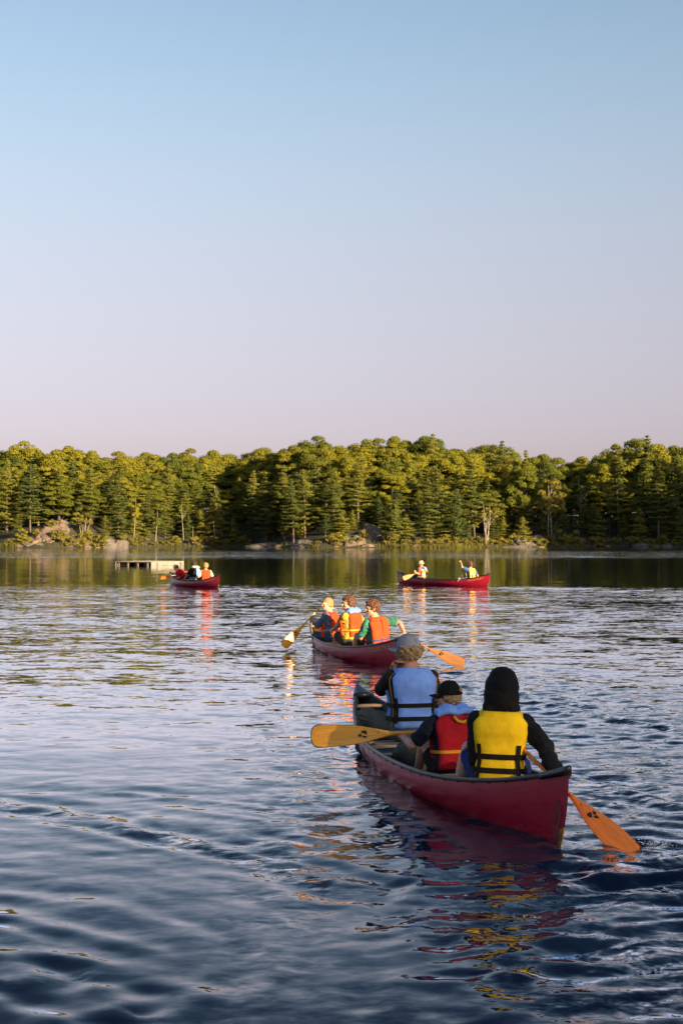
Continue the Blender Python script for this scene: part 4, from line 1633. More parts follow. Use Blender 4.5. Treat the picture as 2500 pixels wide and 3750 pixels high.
        if eyes:
            for sg in (-1, 1):
                MB().ell(s.Hd(sg * 0.031, 0.083, 0.010), (0.013 * k, 0.007 * k, 0.006 * k), H, 8, 6).build('eye', eye_m, s.root)
                if hair is not None:
                    MB().tube([s.Hd(sg * 0.014, 0.097, 0.028), s.Hd(sg * 0.032, 0.095, 0.034), s.Hd(sg * 0.052, 0.082, 0.027)], 0.0042 * k, 6).build('eyebrow', hair, s.root)
            MB().tube([s.Hd(-0.022, 0.089, -0.056), s.Hd(0, 0.099, -0.058), s.Hd(0.022, 0.089, -0.056)], 0.005 * k, 6, flat=0.8).build('mouth', lip_m, s.root)

    def hair(s, m, kind='short', n=170, seed=1, r0=0.020, top=None, length=-0.06):
        k = s.k
        r = random.Random(seed)
        b = MB()
        b.ell(s.Hd(0, -0.022, 0.036), (0.079 * k, 0.090 * k, 0.086 * k), s.H, 16, 10)
        i = 0
        while i < n:
            d = Vector((r.gauss(0, 1), r.gauss(0, 1), r.gauss(0, 1))).normalized()
            p = Vector((d.x * 0.080, d.y * 0.098 - 0.014, d.z * 0.093 + 0.026))
            front = p.y > 0.03
            if front and p.z < 0.062:
                continue
            if p.z < length + (0.05 if p.y > -0.02 else 0):
                continue
            if top is not None and p.z > top:
                continue
            i += 1
            rr = r0 * r.uniform(0.55, 1.15)
            if kind == 'curl':
                q = p * r.uniform(1.0, 1.16)
                w = Vector((r.gauss(0, 1), r.gauss(0, 1), r.gauss(0, 1.4))).normalized() * 0.022
                b.capsule(s.Hd(*(q - w)), s.Hd(*(q + w)), rr * k * .8, rr * k * .5, 7)
            else:
                down = Vector((d.x * 0.2, 0.5 if front or p.z > .07 else -0.1, -0.7)).normalized() * r.uniform(0.02, 0.045)
                b.capsule(s.Hd(*(p * 1.02)), s.Hd(*(p * 1.04 + down * 0.7)), rr * k * .8, rr * k * .4, 7)
        b.skin('hair', m, s.root, min(s.vox, 0.0055 * k), 1)

    # -- clothes
    def shirt(s, m, sleeve='short', loose=0.014, bottom=-0.02):
        k = s.k
        b = MB()
        vs = [bottom, 0.06, 0.16, 0.27, 0.36, 0.42, 0.455, 0.48]
        b.loft([s.ring(v, loose) for v in vs])
        for nm in ('l', 'r'):
            sh, el, wr = s.arm[nm]
            if sleeve == 'short':
                e = sh + (el - sh) * 0.70
                b.capsule(sh, e, 0.066 * k, 0.064 * k)
                d = (el - sh).normalized()
                b.tube([sh, e + d * 0.04 * k], [0.068 * k, 0.066 * k], 14)
            elif sleeve == 'elbow':
                b.capsule(sh, el, 0.066 * k, 0.060 * k)
                b.capsule(el, el + (wr - el) * 0.22, 0.060 * k, 0.054 * k)
            else:
                b.capsule(sh, el, 0.068 * k, 0.060 * k)
                b.capsule(el, wr + (wr - el) * -0.02, 0.060 * k, 0.042 * k)
                r = random.Random(4)
                for j in range(6):
                    f = 0.1 + j * 0.15
                    p = el + (wr - el) * f
                    b.ell(p + Vector((r.uniform(-.01, .01), r.uniform(-.01, .01), r.uniform(-.01, .01))), (0.056 * k, 0.056 * k, 0.040 * k))
                b.capsule(wr - (wr - el) * 0.06, wr, 0.040 * k, 0.036 * k)
        return b.skin('shirt' if sleeve != 'long' else 'sweatshirt', m, s.root, s.vox, 3, folds=0.010 * k)

    def shorts(s, m, length=0.78, name='shorts', loose=1.0):
        k = s.k
        b = MB()
        b.loft([s.ring(v, 0.016) for v in (-0.09, -0.05, 0.0, 0.06, 0.12)])
        for nm in ('l', 'r'):
            hp, kn, ft = s.leg[nm]
            if length <= 1:
                b.tube([hp, hp + (kn - hp) * 0.4, hp + (kn - hp) * length], [0.100 * k, 0.092 * k, 0.086 * k * loose], 14)
            else:
                b.capsule(hp, kn, 0.098 * k, 0.074 * k)
                b.capsule(kn, ft, 0.074 * k, 0.062 * k)
        return b.skin(name, m, s.root, s.vox, 3, folds=0.010 * k)

    # -- life vest
    def slab(s, th0, th1, v0, v1, thick, inner=0.016, nu=34, nv=34, round_top=0.0, round_bot=0.0, arm=0.0):
        """one stuffed panel bent round the torso between two angles and two heights"""
        b = MB()
        vs = []
        mid, half = (th0 + th1) / 2, (th1 - th0) / 2
        for lay in (0, 1):
            for j in range(nv + 1):
                w = j / nv
                v = v0 + (v1 - v0) * w
                sh = 1.0
                if round_top:
                    sh *= 1 - round_top * max(0, (w - 0.70) / 0.30) ** 2.2
                if round_bot:
                    sh *= 1 - round_bot * max(0, (0.35 - w) / 0.35) ** 1.5
                if arm:
                    sh *= 1 - arm * math.exp(-((w - 0.66) / 0.17) ** 2)
                for i in range(nu + 1):
                    u = -1 + 2 * i / nu
                    th = mid + half * u * sh
                    pil = (max(0, 1 - abs(u) ** 5) ** 0.5) * (max(0, 1 - abs(2 * w - 1) ** 9) ** 0.5)
                    off = inner + (thick * (0.30 + 0.70 * pil) if lay else 0.0)
                    if lay:
                        q = s.surf(th, v, 0)
                        off += 0.005 * mnoise.noise(q * 11) * pil + 0.009 * (0.25 - abs(mnoise.noise(Vector((q.x * 13 + q.z * 6, q.y * 13, q.z * 20))))) * pil
                    vs.append(s.surf(th, v, off))
        n = nu + 1
        tot = n * (nv + 1)
        fs = []
        for j in range(nv):
            for i in range(nu):
                a = j * n + i
                fs.append((a, a + 1, a + n + 1, a + n))
                fs.append((tot + a, tot + a + n, tot + a + n + 1, tot + a + 1))
        for i in range(nu):
            fs.append((i, tot + i, tot + i + 1, i + 1))
            a = nv * n + i
            fs.append((a, a + 1, tot + a + 1, tot + a))
        for j in range(nv):
            a = j * n
            fs.append((a, a + n, tot + a + n, tot + a))
            a = j * n + nu
            fs.append((a, tot + a, tot + a + n, a + n))
        b.add(vs, fs)
        return b

    def vest(s, m, v0=0.03, v1=0.50, thick=0.042, half=64, front=None, top=0.10, bot=0.12, arm=0.10):
        B, F = -pi / 2, pi / 2
        h = radians(half)
        root = s.slab(B - h, B + h, v0, v1, thick, round_top=top, round_bot=bot, arm=arm).build('life_vest', m, s.root)
        fm = front or m
        for sg in (-1, 1):
            a0, a1 = (F + 0.04, F + radians(68)) if sg < 0 else (F - radians(68), F - 0.04)
            s.slab(a0, a1, v0, v1 - 0.05, thick * 0.9, round_top=top, round_bot=bot, arm=arm).build('vest_front', fm, root)
            b = MB()
            pts = []
            for j in range(8):
                a = pi * j / 7
                pts.append(s.T(sg * 0.108, -0.100 * cos(a), 0.435 + 0.052 * sin(a)))
            b.tube(pts, 0.046 * s.k, 10, flat=0.42, up=s.R @ Vector((0, 0, 1)))
            b.build('shoulder_strap', m, root)
        s.v_root, s.v_thick = root, thick
        return root

    def strap(s, v, m, width=0.024, extra=0.009, n=64, slope=0.0):
        b = MB()
        vs = []
        off = 0.016 + s.v_thick + extra
        for i in range(n):
            th = 2 * pi * i / n
            sd = abs(cos(th)) ** 6
            o = off - sd * (s.v_thick * 0.75)
            vv = v + slope * cos(th)
            for dv, do in ((-width / 2, 0), (width / 2, 0), (width / 2, -0.004), (-width / 2, -0.004)):
                vs.append(s.surf(th, vv + dv, o + do))
        fs = []
        for i in range(n):
            a, c = 4 * i, 4 * ((i + 1) % n)
            for q in range(4):
                fs.append((a + q, a + (q + 1) % 4, c + (q + 1) % 4, c + q))
        return b.add(vs, fs).build('strap', m, s.v_root, False)

    def webbing(s, thdeg, v0, v1, m, width=0.024, extra=0.014, name='webbing'):
        b = MB()
        off = 0.016 + s.v_thick + extra
        n = 8
        vs = []
        a = radians(thdeg)
        dth = width / 2 / (tor(0.2)[0] + off)
        for j in range(n + 1):
            v = v0 + (v1 - v0) * j / n
            for da, do in ((-dth, 0), (dth, 0), (dth, -0.004), (-dth, -0.004)):
                vs.append(s.surf(a + da, v, off + do))
        fs = [(4 * j + q, 4 * j + (q + 1) % 4, 4 * j + 4 + (q + 1) % 4, 4 * j + 4 + q) for j in range(n) for q in range(4)] + [(0, 1, 2, 3), (4 * n, 4 * n + 1, 4 * n + 2, 4 * n + 3)]
        return b.add(vs, fs).build(name, m, s.v_root, False)

    def collar(s, m, w=0.165, rise=0.035):
        k = s.k
        b = MB()
        for sg in (-1, 1):
            prev = None
            for j in range(6):
                f = j / 5
                p = s.T(sg * (0.012 + w * f * 0.86), -0.125 + 0.035 * f * f, 0.505 + rise * sin(f * pi * .8) - 0.035 * f)
                q = s.T(sg * (0.012 + w * f * 0.8), -0.075 + 0.035 * f * f, 0.535 + rise * sin(f * pi * .8) - 0.035 * f)
                r = (0.022 + 0.012 * sin(f * pi)) * k
                b.capsule(p, q, r, r, 8)
                if prev:
                    b.capsule(prev[0], p, r, r, 8)
                    b.capsule(prev[1], q, r, r, 8)
                prev = (p, q)
            f0 = s.T(sg * 0.14, -0.02, 0.51)
            f1 = s.T(sg * 0.085, 0.10, 0.45)
            b.capsule(s.T(sg * 0.145, -0.08, 0.515), f0, 0.034 * k, 0.032 * k, 8)
            b.capsule(f0, f1, 0.032 * k, 0.026 * k, 8)
        return b.skin('collar', m, s.v_root, min(s.vox, 0.009), 3)

    # -- hats
    def cap(s, m, lift=0.0, yaw=0, tilt=0, brim=True, hole=None):
        k = s.k
        Hc = s.H @ Matrix.Rotation(radians(yaw), 3, 'Z') @ Matrix.Rotation(radians(-tilt), 3, 'X')
        c = s.Hd(0, -0.012, 0.030 + lift)

        def P(x, y, z):
            return c + Hc @ (Vector((x, y, z)) * k)
        b = MB()
        rings = []
        n = 28
        for j in range(11):
            u = j / 10
            ph = u * pi / 2
            rw, rl, z = 0.089 * cos(ph) ** 0.75, 0.108 * cos(ph) ** 0.75, -0.012 + 0.118 * sin(ph) ** 1.15
            if j == 10:
                rw = rl = 0.004
            rings.append([P(rw * cos(2 * pi * i / n), rl * sin(2 * pi * i / n), z) for i in range(n)])
        b.loft(rings)
        hat = b.build('cap', m, s.root)
        MB().ell(P(0, 0, 0.108), (0.009 * k, 0.009 * k, 0.006 * k), Hc, 8, 6).build('button', m, hat)
        for i in range(6):       # seams
            a = 2 * pi * i / 6
            MB().tube([P(0.0905 * cos(a) * cos(u * pi / 2) ** 0.75, 0.1095 * sin(a) * cos(u * pi / 2) ** 0.75, -0.010 + 0.119 * sin(u * pi / 2) ** 1.15) for u in np.linspace(0.02, 0.93, 9)], 0.0014 * k, 4).build('seam', m, hat)
        if brim:
            b = MB()
            vs = []
            nu, nv = 14, 6
            for lay in (0, 1):
                for j in range(nv + 1):
                    f = j / nv
                    for i in range(nu + 1):
                        a = radians(22 + (180 - 44) * i / nu)
                        ex = f * 0.072 * sin(a) ** 0.7
                        x = 0.087 * cos(a) * (1 + 0.05 * f)
                        y = 0.104 * sin(a) + ex
                        z = -0.008 - 0.014 * f - 0.022 * (cos(a) ** 2) * f - lay * 0.004
                        vs.append(P(x, y, z))
            n2 = nu + 1
            tot = n2 * (nv + 1)
            fs = []
            for j in range(nv):
                for i in range(nu):
                    a = j * n2 + i
                    fs += [(a, a + 1, a + n2 + 1, a + n2), (tot + a, tot + a + n2, tot + a + n2 + 1, tot + a + 1)]
            for i in range(nu):
                a = nv * n2 + i
                fs.append((a, a + 1, tot + a + 1, tot + a))
            b.add(vs, fs).build('brim', m, hat)
        if hole is not None:
            q = MB()
            q.ell(P(0, -0.094, 0.026), (0.034 * k, 0.018 * k, 0.028 * k), Hc, 12, 8)
            q.build('back_opening', hole, hat)
            MB().tube([P(-0.045, -0.100, -0.001), P(0, -0.1135, -0.001), P(0.045, -0.100, -0.001)], 0.010 * k, 6, flat=0.4, up=Hc @ Vector((0, -1, 0))).build('back_strap', m, hat)
        return hat

    def bucket_hat(s, m):
        k = s.k
        prof = [(0.150, -0.020), (0.135, -0.006), (0.094, 0.012), (0.092, 0.05), (0.086, 0.088), (0.070, 0.104), (0.004, 0.108)]
        b = MB()
        n = 24
        b.loft([[s.Hd(r * cos(2 * pi * i / n), -0.012 + r * 1.12 * sin(2 * pi * i / n), z + 0.02) for i in range(n)] for r, z in prof])
        return b.build('hat', m, s.root)

    def hood(s, m):
        k = s.k
        b = MB()
        H = s.H
        b.ell(s.Hd(0, -0.020, 0.025), (0.122 * k, 0.126 * k, 0.124 * k), H, 18, 12)
        b.ell(s.Hd(0, -0.026, -0.045), (0.129 * k, 0.120 * k, 0.128 * k), H, 18, 12)
        b.ell(s.Hd(0.004, -0.012, 0.085), (0.102 * k, 0.112 * k, 0.086 * k), H, 18, 12)
        b.capsule(s.Hd(-0.075, -0.035, -0.125), s.Hd(0.075, -0.035, -0.125), 0.062 * k, 0.062 * k)
        o = b.skin('hood', m, s.root, s.vox, 8, folds=0.004)
        MB().tube([s.Hd(0.0, -0.139, 0.03), s.Hd(0, -0.115, 0.10), s.Hd(0, -0.05, 0.158), s.Hd(0, 0.03, 0.150)], 0.003 * k, 5).build('hood_seam', m, o)


# ---- nearest canoe
N_ = 'near'
# paddle of the boy in red: lies level across the left side
pA = make_paddle((-0.240, 11.28, 0.415), (1.16, 11.34, 0.460), (0.05, -1, 0.55), pad_y, 'honey coloured paddle held level out to the left by the boy in the black cap', blade=0.66, width=0.190)
gripA = (wc(N_, (1.16, 11.34, 0.460)) - wc(N_, (-0.240, 11.28, 0.415))).normalized()
pB = make_paddle((1.85, 9.08, -0.03), (1.17, 10.12, 0.60), (0.30, -1, 0.55), pad_o, 'orange brown paddle dipping into the water behind the nearest canoe', blade=0.66, width=0.195)
gB0, gB1 = wc(N_, (1.85, 9.08, -0.03)), wc(N_, (1.17, 10.12, 0.60))
gripB = (gB1 - gB0).normalized()

p = Person(N_, (0.05, 0.93, 0.30), 'person in grey cap and blue vest at the front of the nearest canoe', k=1.08, yaw=-2, lean=4, head=(48, 6, 0), vox=0.008)
p.arms(p.base + p.Hd(-0.02, 0.135, -0.135), (0.24, 1.35, 0.60), hl=(-0.38, 0.35, -1.0), hr=(0.6, -0.2, -1))
p.legs((-0.25, 1.30, 0.38), (0.24, 1.33, 0.40), (-0.24, 1.52, 0.08), (0.20, 1.62, 0.08))
p.flesh(skin_t)
p.shirt(C_['charcoal'], 'elbow', 0.016)
p.shorts(cloth('grey_olive', (0.115, 0.11, 0.09)), 1.5, 'trousers')
p.vest(C_['sky'], 0.02, 0.505, 0.046, 58, top=0.10, bot=0.06, arm=0.06)
for v in (0.10, 0.205):
    p.strap(v, C_['black'], 0.034)
for a in (-132, -56):
    p.webbing(a, 0.065, 0.265, C_['black'], 0.030)
for a in (-157.5, -22.5):
    p.webbing(a, 0.04, 0.47, C_['webbing_yellow'], 0.008, -0.022, 'piping')
p.hair(hair_d, 'curl', 420, 3, 0.013, top=0.022, length=-0.095)
p.cap(mat('cap_cotton_grey', (0.25, 0.27, 0.32), 0.85, 0.05, 30, spec=0.2), 0.004, 0, -7)
wsh, wel, wwr = p.arm['l']
dd = (wwr - wel).normalized()
MB().tube([wwr - dd * 0.035, wwr - dd * 0.010], 0.036, 14).build('watch', C_['black'], p.root)

p = Person(N_, (-0.06, -0.52, 0.175), 'boy in black cap and red vest in the middle of the nearest canoe', k=0.90, yaw=3, lean=6, head=(66, 4, 0), vox=0.0075)
hA = wc(N_, (0.435, 11.305, 0.436))
hA2 = wc(N_, (1.05, 11.335, 0.456))
p.arms(hA + Vector((0.04, -0.06, -0.03)), hA2 + Vector((0, -0.07, -0.01)), hl=(-0.5, -0.9, -0.7), hr=(1, -0.3, -0.6), gl=gripA, gr=gripA)
p.legs((-0.20, -0.19, 0.36), (0.17, -0.17, 0.38), (-0.21, -0.02, 0.05), (0.16, 0.02, 0.05))
p.flesh(skin_m)
p.shirt(C_['navy'], 'short', 0.016)
p.shorts(C_['black'], 0.62)
p.vest(C_['red'], 0.02, 0.485, 0.040, 62, top=0.04, bot=0.04, arm=0.04)
p.strap(0.175, C_['webbing_yellow'], 0.026)
p.webbing(-76, 0.135, 0.215, C_['webbing_yellow'], 0.030, 0.008, 'buckle')
b = MB()
b.tube([p.T(-0.045, -0.172, 0.475), p.T(-0.02, -0.180, 0.435), p.T(0.03, -0.184, 0.422), p.T(0.075, -0.180, 0.438), p.T(0.10, -0.170, 0.475)], 0.013 * p.k, 6, flat=0.3, up=p.R @ Vector((0, -1, 0))).build('carry_loop', C_['webbing_yellow'], p.v_root)
p.collar(C_['sky'])
p.hair(hair_d, 'short', 320, 5, 0.010, top=0.02, length=-0.075)
p.cap(C_['black'], 0.004, 0, -4, hole=hair_d)

p = Person(N_, (-0.07, -1.52, 0.262), 'person in black hood and yellow vest at the back of the nearest canoe', k=1.0, yaw=-19, lean=3, side=2, head=(-10, 4, 4), vox=0.008)
lowB = gB0 + (gB1 - gB0) * 0.56
topB = gB0 + (gB1 - gB0) * 0.96
p.arms(topB + Vector((-0.05, -0.03, -0.03)), lowB + Vector((0.0, 0.05, 0.07)), hl=(-1.0, 0.35, -0.5), hr=(0.5, -0.4, -0.25), gl=gripB, gr=gripB)
p.legs((-0.15, -1.20, 0.40), (0.24, -1.18, 0.34), (-0.24, -1.05, 0.06), (0.22, -0.95, 0.06))
p.flesh(skin_l, ears=False)
p.shirt(C_['black'], 'long', 0.018, -0.05)
p.shorts(C_['royal'], 0.80)
for nm in ('l', 'r'):
    hp, kn, ft = p.leg[nm]
    MB().tube([hp + (kn - hp) * 0.775, hp + (kn - hp) * 0.80], [0.090, 0.0895], 16).build('shorts_trim', C_['pink'], p.root)
p.vest(C_['yellow'], 0.02, 0.50, 0.048, 62, top=0.20, bot=0.22, arm=0.02)
for v in (0.095, 0.19):
    p.strap(v, C_['black'], 0.038)
for a in (-125, -62):
    p.webbing(a, 0.04, 0.275, C_['black'], 0.034)
p.hood(C_['black'])

# pack lying between the seats
b = MB()
b.capsule((-0.20, 0.30, 0.15), (0.18, 0.42, 0.15), 0.13, 0.12, 14)
b.ell((-0.12, 0.42, 0.22), (0.13, 0.12, 0.07))
bag_root = empty('duffel_bag', canoe_matrix(N_) @ Matrix.Translation((0, 0.36, 0.05)))
tag(bag_root, 'dark camouflage bag on the floor of the nearest canoe behind the blue vest', 'bag')
o = b.skin('bag_body', camo, bag_root, 0.012, 4)
o.location = (0, -0.36, -0.05)
MB().tube([(-0.16, -0.08, 0.20), (-0.05, -0.12, 0.27), (0.08, -0.08, 0.25), (0.14, -0.02, 0.2)], 0.012, 6, flat=.4).build('bag_handle', C_['black'], bag_root)

# ---- middle canoe
M_ = 'mid'
gA0, gA1 = Vector((-1.00, 24.55, 0.10)), Vector((-0.27, 24.95, 0.86))
make_paddle(gA0, gA1, (0.55, -1, 0.2), pad_y, 'yellow paddle held out to the left by the blond boy', blade=0.52, width=0.165)
gC0, gC1 = Vector((1.87, 21.8, 0.035)), Vector((0.95, 22.36, 0.42))
make_paddle(gC0, gC1, (0.3, -1, 0.35), mat('paddle_worn_brown', (0.44, 0.19, 0.065), 0.45, 0.12, 7, stretch=(14, 14, 1.2)), 'brown paddle trailing right of the middle canoe above the water', blade=0.66, width=0.19)
a0, a1 = wc(M_, gA0), wc(M_, gA1)
p = Person(M_, (-0.10, 1.02, 0.235), 'blond boy in orange vest paddling at the front of the middle canoe', k=0.92, yaw=58, lean=4, head=(96, 0, 0), vox=0.009)
gv = (a1 - a0).normalized()
p.arms(a0 + (a1 - a0) * 0.62 + Vector((0.06, -0.03, -0.03)), a0 + (a1 - a0) * 0.955 + Vector((0.06, -0.05, -0.03)), hl=(-0.4, -0.5, -1), hr=(0.6, 0.3, -0.6), gl=gv, gr=gv)
p.legs((-0.30, 1.26, 0.26), (0.05, 1.36, 0.30), (-0.26, 1.50, 0.05), (0.02, 1.62, 0.06))
p.flesh(skin_l, hair=hair_b)
p.shirt(C_['greyblue'], 'elbow', 0.016)
p.shorts(C_['denim'], 0.95)
p.vest(C_['orange'], 0.02, 0.485, 0.040, 66, top=0.12, bot=0.05, arm=0.10)
p.strap(0.155, C_['webbing_pink'], 0.030)
p.hair(hair_b, 'short', 420, 8, 0.012, length=-0.05)
b = MB()
b.tube([p.Hd(0.072, 0.03, 0.012), p.Hd(0.05, 0.092, 0.012), p.Hd(0.02, 0.104, 0.010), p.Hd(-0.02, 0.104, 0.010), p.Hd(-0.05, 0.092, 0.012), p.Hd(-0.074, 0.03, 0.012)], 0.006, 6, flat=1.6)
b.build('glasses', white_p, p.root)

p = Person(M_, (-0.02, 0.08, 0.235), 'brown haired boy in yellow shirt and orange vest between the other two boys', k=1.0, yaw=42, lean=2, head=(88, 4, 0), vox=0.009)
p.arms((-0.24, 0.55, 0.36), (0.22, 0.45, 0.36), hl=(-0.5, -0.4, -1), hr=(1, 0, -0.6), gl=(0.2, 0.3, 1), gr=(0.2, 0.3, 1))
p.legs((-0.18, 0.44, 0.33), (0.20, 0.46, 0.33), (-0.16, 0.62, 0.05), (0.18, 0.66, 0.05))
p.flesh(skin_l, hair=hair_r)
p.shirt(C_['gold'], 'short', 0.018, -0.07)
p.shorts(C_['olive'], 0.85)
p.vest(C_['orange'], 0.09, 0.50, 0.042, 64, top=0.05, bot=0.03, arm=0.05)
p.strap(0.20, C_['webbing_yellow'], 0.026)
p.webbing(-72, 0.165, 0.240, C_['webbing_yellow'], 0.030, 0.008, 'buckle')
p.collar(C_['sky'])
p.hair(hair_r, 'curl', 460, 9, 0.013, length=-0.055)
MB().tube([p.arm['l'][2] - (p.arm['l'][2] - p.arm['l'][1]) * 0.12, p.arm['l'][2] - (p.arm['l'][2] - p.arm['l'][1]) * 0.05], 0.033, 12).build('wristband', C_['pale_yellow'], p.root)

c0, c1 = wc(M_, gC0), wc(M_, gC1)
p = Person(M_, (0.0, -1.28, 0.225), 'brown haired boy in green shirt and orange vest at the back of the middle canoe', k=1.0, yaw=22, lean=6, side=-4, head=(88, 6, -4), vox=0.009)
gc = (c1 - c0).normalized()
low = c0 + (c1 - c0) * 0.95
p.arms(Vector((-0.19, -0.98, 0.30)), low + Vector((0.0, 0.03, 0.07)), hl=(-0.7, -0.6, -0.6), hr=(1.0, 0.0, 0.35), gl=None, gr=gc)
p.legs((-0.26, -0.98, 0.42), (0.22, -0.94, 0.36), (-0.25, -0.78, 0.05), (0.22, -0.72, 0.05))
p.flesh(skin_m, hair=hair_r)
p.shirt(C_['green'], 'short', 0.016)
p.shorts(C_['black'], 0.72)
p.vest(C_['orange'], 0.02, 0.50, 0.042, 64, top=0.14, bot=0.05, arm=0.10)
p.strap(0.135, C_['webbing_navy'], 0.030)
p.webbing(-98, 0.09, 0.175, C_['webbing_navy'], 0.026, 0.008, 'buckle')
p.hair(hair_r, 'curl', 460, 10, 0.013, length=-0.055)
b = MB()
b.tube([p.T(0, -0.165, 0.20), p.T(0.004, -0.172, 0.30), p.T(0, -0.170, 0.40), p.T(0, -0.150, 0.47)], 0.004, 5).build('centre_seam', C_['red'], p.v_root)

# ---- far left canoe
L_ = 'left'
p = Person(L_, (0.0, -1.25, 0.20), 'person with blond hair and orange vest at the back of the far left canoe', k=0.96, yaw=-16, lean=2, head=(-10, 4, 0), vox=0.013)
p.arms((-0.22, -1.02, 0.36), (0.28, -1.0, 0.36))
p.legs((-0.2, -0.9, 0.36), (0.2, -0.9, 0.36), (-0.2, -0.7, 0.06), (0.2, -0.7, 0.06))
p.flesh(skin_m)
p.shirt(C_['cream'], 'short', 0.016)
p.shorts(C_['black'], 0.8)
p.vest(C_['orange'], 0.0, 0.485, 0.042, 66)
p.strap(0.10, C_['blue'], 0.034)
p.hair(hair_b, 'curl', 230, 14, 0.024, length=-0.11)

p = Person(L_, (0.0, -0.12, 0.22), 'dark haired person with blue and black vest in the middle of the far left canoe', k=1.04, yaw=12, lean=2, head=(22, 8, 0), vox=0.013)
p.arms((-0.30, 0.2, 0.28), (0.32, 0.15, 0.30))
p.legs((-0.2, 0.22, 0.36), (0.2, 0.22, 0.36), (-0.2, 0.42, 0.06), (0.2, 0.42, 0.06))
p.flesh(skin_t)
p.shirt(C_['black'], 'short', 0.018)
p.shorts(C_['black'], 0.8)
p.vest(C_['black'], 0.02, 0.49, 0.040, 66)
p.slab(radians(-96), radians(-50), 0.035, 0.485, 0.05).build('vest_panel', C_['sky'], p.v_root)
p.strap(0.12, C_['blue'], 0.03)
p.collar(C_['cream'])
p.hair(hair_k, 'curl', 200, 15, 0.024, length=-0.05)

p = Person(L_, (-0.04, 0.92, 0.20), 'boy in red vest leaning over the side of the far left canoe', k=0.98, yaw=40, lean=32, head=(64, 34, 0), vox=0.013)
q0, q1 = Vector((-7.34, 57.9, 0.29)), Vector((-6.05, 57.55, 0.50))
make_paddle(q0, q1, (0.1, -1, 0.7), pad_o, 'dark wooden paddle pointing left from the far left canoe', blade=0.5, width=0.17, logo=False)
l0, l1 = wc(L_, q0), wc(L_, q1)
p.arms(l0 + (l1 - l0) * 0.62 + Vector((0.04, -0.04, 0.06)), l0 + (l1 - l0) * 0.93 + Vector((0.03, -0.03, 0.05)), gl=(l1 - l0), gr=(l1 - l0))
p.legs((-0.2, 1.25, 0.36), (0.2, 1.25, 0.36), (-0.2, 1.45, 0.06), (0.2, 1.45, 0.06))
p.flesh(skin_l)
p.shirt(C_['red'], 'short', 0.018)
p.shorts(C_['red'], 0.8)
p.vest(C_['red'], 0.02, 0.485, 0.042, 60, front=C_['black'])
p.strap(0.13, C_['black'], 0.03)
p.hair(hair_r, 'short', 200, 16, 0.023, length=-0.05)
make_paddle(cw(L_, (-0.40, 0.15, 0.27)), cw(L_, (-0.36, -1.15, 0.31)), (0.2, -0.4, 1), pad_p, 'pale paddle resting along the gunwale of the far left canoe', blade=0.5, width=0.16, logo=False)

# ---- far right canoe
R_ = 'right'
h0, h1 = Vector((2.52, 58.35, 0.25)), Vector((3.42, 58.55, 0.62))
make_paddle(h0, h1, (0.0, -1, 0.45), pad_p, 'pale paddle blade beside the person in the beige hat', blade=0.48, width=0.2, logo=False)
e0, e1 = wc(R_, h0), wc(R_, h1)
p = Person(R_, (0.0, 1.10, 0.22), 'person in beige brimmed hat at the front of the far right canoe', k=1.0, yaw=8, lean=4, head=(26, 10, 0), vox=0.013)
p.arms(e0 + (e1 - e0) * 0.50 + Vector((0.05, -0.05, 0.05)), e0 + (e1 - e0) * 0.93 + Vector((0.03, -0.05, 0.05)), gl=(e1 - e0), gr=(e1 - e0))
p.legs((-0.2, 1.45, 0.36), (0.2, 1.45, 0.36), (-0.18, 1.65, 0.06), (0.18, 1.65, 0.06))
p.flesh(skin_m)
p.shirt(C_['orange_shirt'], 'short', 0.018, -0.08)
p.shorts(C_['olive'], 0.8)
p.vest(C_['pale_yellow'], 0.06, 0.44, 0.042, 64)
p.slab(radians(-90 - 62), radians(-90 + 62), 0.36, 0.50, 0.052, round_top=0.2).build('vest_yoke', C_['sky'], p.v_root)
for v in (0.12, 0.19):
    p.strap(v, C_['cream'], 0.026)
p.hair(hair_d, 'short', 130, 17, 0.02, top=0.03, length=-0.07)
p.bucket_hat(C_['beige'])

s0, s1 = Vector((4.95, 56.9, 0.10)), Vector((4.72, 56.75, 1.02))
make_paddle(s0, s1, (0.6, -1, 0.1), pad_p, 'paddle held upright by the person in blue shirt and yellow vest', blade=0.5, width=0.17, logo=False)
u0, u1 = wc(R_, s0), wc(R_, s1)
p = Person(R_, (0.0, -1.58, 0.22), 'person in blue shirt and yellow vest at the back of the far right canoe', k=1.0, yaw=2, lean=2, head=(2, 2, 0), vox=0.013)
p.arms(u0 + (u1 - u0) * 0.955 + Vector((-0.02, -0.06, -0.03)), wc(R_, (5.42, 56.75, 0.28)), hl=(-1, -0.4, -0.6), hr=(1, 0, -.5), gl=(u1 - u0), gr=None)
p.legs((-0.36, -1.24, 0.30), (0.2, -1.22, 0.34), (-0.3, -1.05, 0.06), (0.2, -1.0, 0.06))
p.flesh(skin_m)
p.shirt(C_['shirt_blue'], 'short', 0.018, -0.06)
p.shorts(C_['denim'], 0.8)
p.vest(C_['pale_yellow'], 0.03, 0.49, 0.044, 66, top=0.15, bot=0.1)
for v in (0.11, 0.19):
    p.strap(v, C_['black'], 0.026)
p.webbing(-112, 0.06, 0.24, C_['black'], 0.026)
p.hair(hair_r, 'curl', 220, 18, 0.025, length=-0.08)


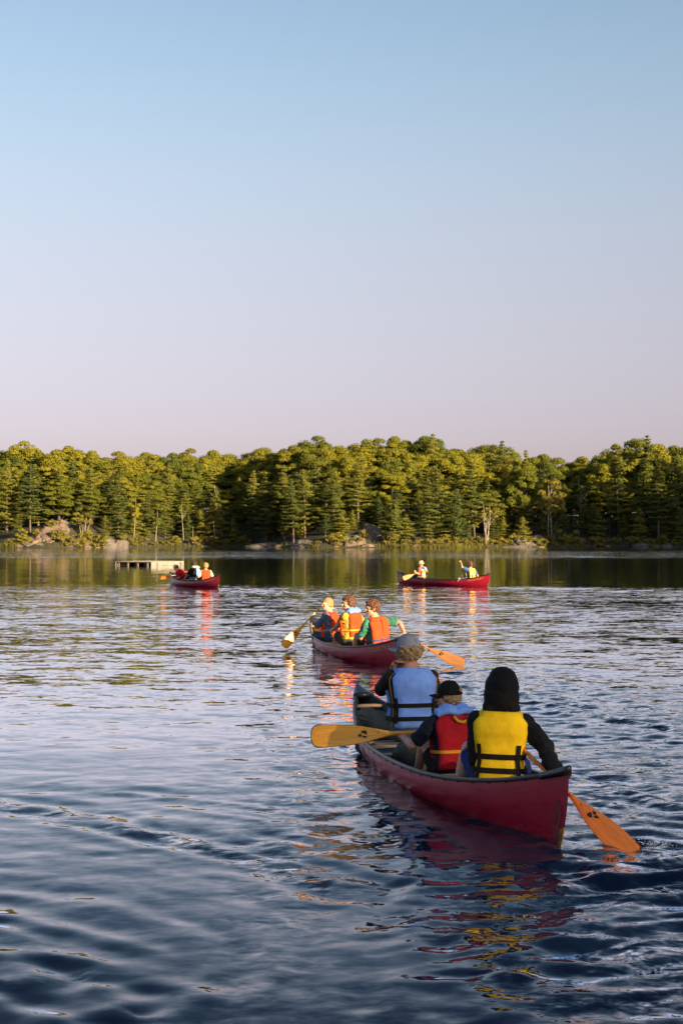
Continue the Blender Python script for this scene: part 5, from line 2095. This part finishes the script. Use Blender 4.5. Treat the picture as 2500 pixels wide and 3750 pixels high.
# ------------------------------------------------------------------ swim raft
def swim_raft():
    cor = Vector((-12.75, 95.5, 0))
    a = radians(35)
    ex, ey = Vector((-cos(a), sin(a), 0)), Vector((sin(a), cos(a), 0))
    M = Matrix((ey, -ex, Vector((0, 0, 1)))).transposed().to_4x4()      # x along the right face, y away from the left end
    M.translation = cor + ex * 1.65 + ey * 1.65
    root = empty('swim_raft', M)
    tag(root, 'square wooden swim raft floating left beyond the canoes', 'raft')
    wood_l = mat('raft_board', (0.30, 0.265, 0.23), 0.8, 0.2, 3, stretch=(1, 8, 8), bump=0.3, bscale=20)
    wood_d = mat('raft_post', (0.20, 0.16, 0.12), 0.85, 0.25, 3, stretch=(8, 8, 1))
    dark = mat('raft_float', (0.035, 0.038, 0.05), 0.5, 0.2, 6)
    n = 22
    H = 1.65
    for i in range(n):
        y = -H + (i + 0.5) * 2 * H / n
        MB().box((0, y, 0.262 + rnd.uniform(-.003, .003)), (2 * H + 0.06, 2 * H / n - 0.012, 0.036)).build('deck_plank', wood_l, root, False)
    # local +y is the camera's right-hand end face, local -x the open left face
    for z, hh in ((0.186, 0.110), (0.066, 0.118)):
        for k in range(2):
            MB().box((-H / 2 + k * H, H - 0.02, z), (H - 0.008, 0.04, hh)).build('side_board', wood_l, root, False)
            MB().box((-H / 2 + k * H, -H + 0.02, z), (H - 0.008, 0.04, hh)).build('side_board', wood_l, root, False)
    for x in (-H + 0.03, H - 0.03):
        MB().box((x, 0, 0.222), (0.05, 2 * H - 0.1, 0.040)).build('beam', wood_d, root, False)
        for y in (-1.35, -0.5, 0.4, 1.3):
            MB().box((x, y, 0.075), (0.07, 0.11, 0.24)).build('post', wood_d, root, False)
    for x in (-0.95, 0.0, 0.95):
        for y in (-0.95, -0.05, 0.85):
            MB().tube([(x - 0.42, y, 0.04), (x - .38, y, 0.04), (x + .38, y, 0.04), (x + 0.42, y, 0.04)], [0.13, 0.16, 0.16, 0.13], 16).build('float', dark, root)
    for x in (-1.15, 1.2):
        MB().tube([(x, H + 0.02, 0.20), (x + 0.02, H + 0.05, 0.17), (x + 0.05, H + 0.05, 0.13), (x + 0.10, H + 0.03, 0.04)], 0.022, 6).build('hook', dark, root)


swim_raft()


# ------------------------------------------------------------------ splash at the stern paddle
def splash():
    m, N, L, P = nodes_of('splashed_water')
    P.inputs['Base Color'].default_value = (0.75, 0.80, 0.88, 1)
    P.inputs['Roughness'].default_value = 0.08
    P.inputs['IOR'].default_value = 1.333
    P.inputs['Transmission Weight'].default_value = 0.25
    r = random.Random(9)
    b = MB()
    for i in range(110):
        f = abs(r.gauss(0, 0.5))
        x = 1.93 + 0.20 * f + r.gauss(0, 0.035)
        y = 9.12 + r.gauss(0.02, 0.05) + 0.06 * f
        z = max(0.0, 0.055 * math.exp(-f * 1.2) * r.uniform(0, 1.3)) + 0.004
        s = r.uniform(0.001, 0.0034) * (1.2 - 0.4 * f)
        b.ell((x, y, z), (s * r.uniform(1, 2.4), s * r.uniform(1, 1.8), s), nu=7, nv=5)
    tag(b.build('water_splash', m), 'small splash of water thrown up by the dipping paddle', 'splash', kind='stuff')


splash()
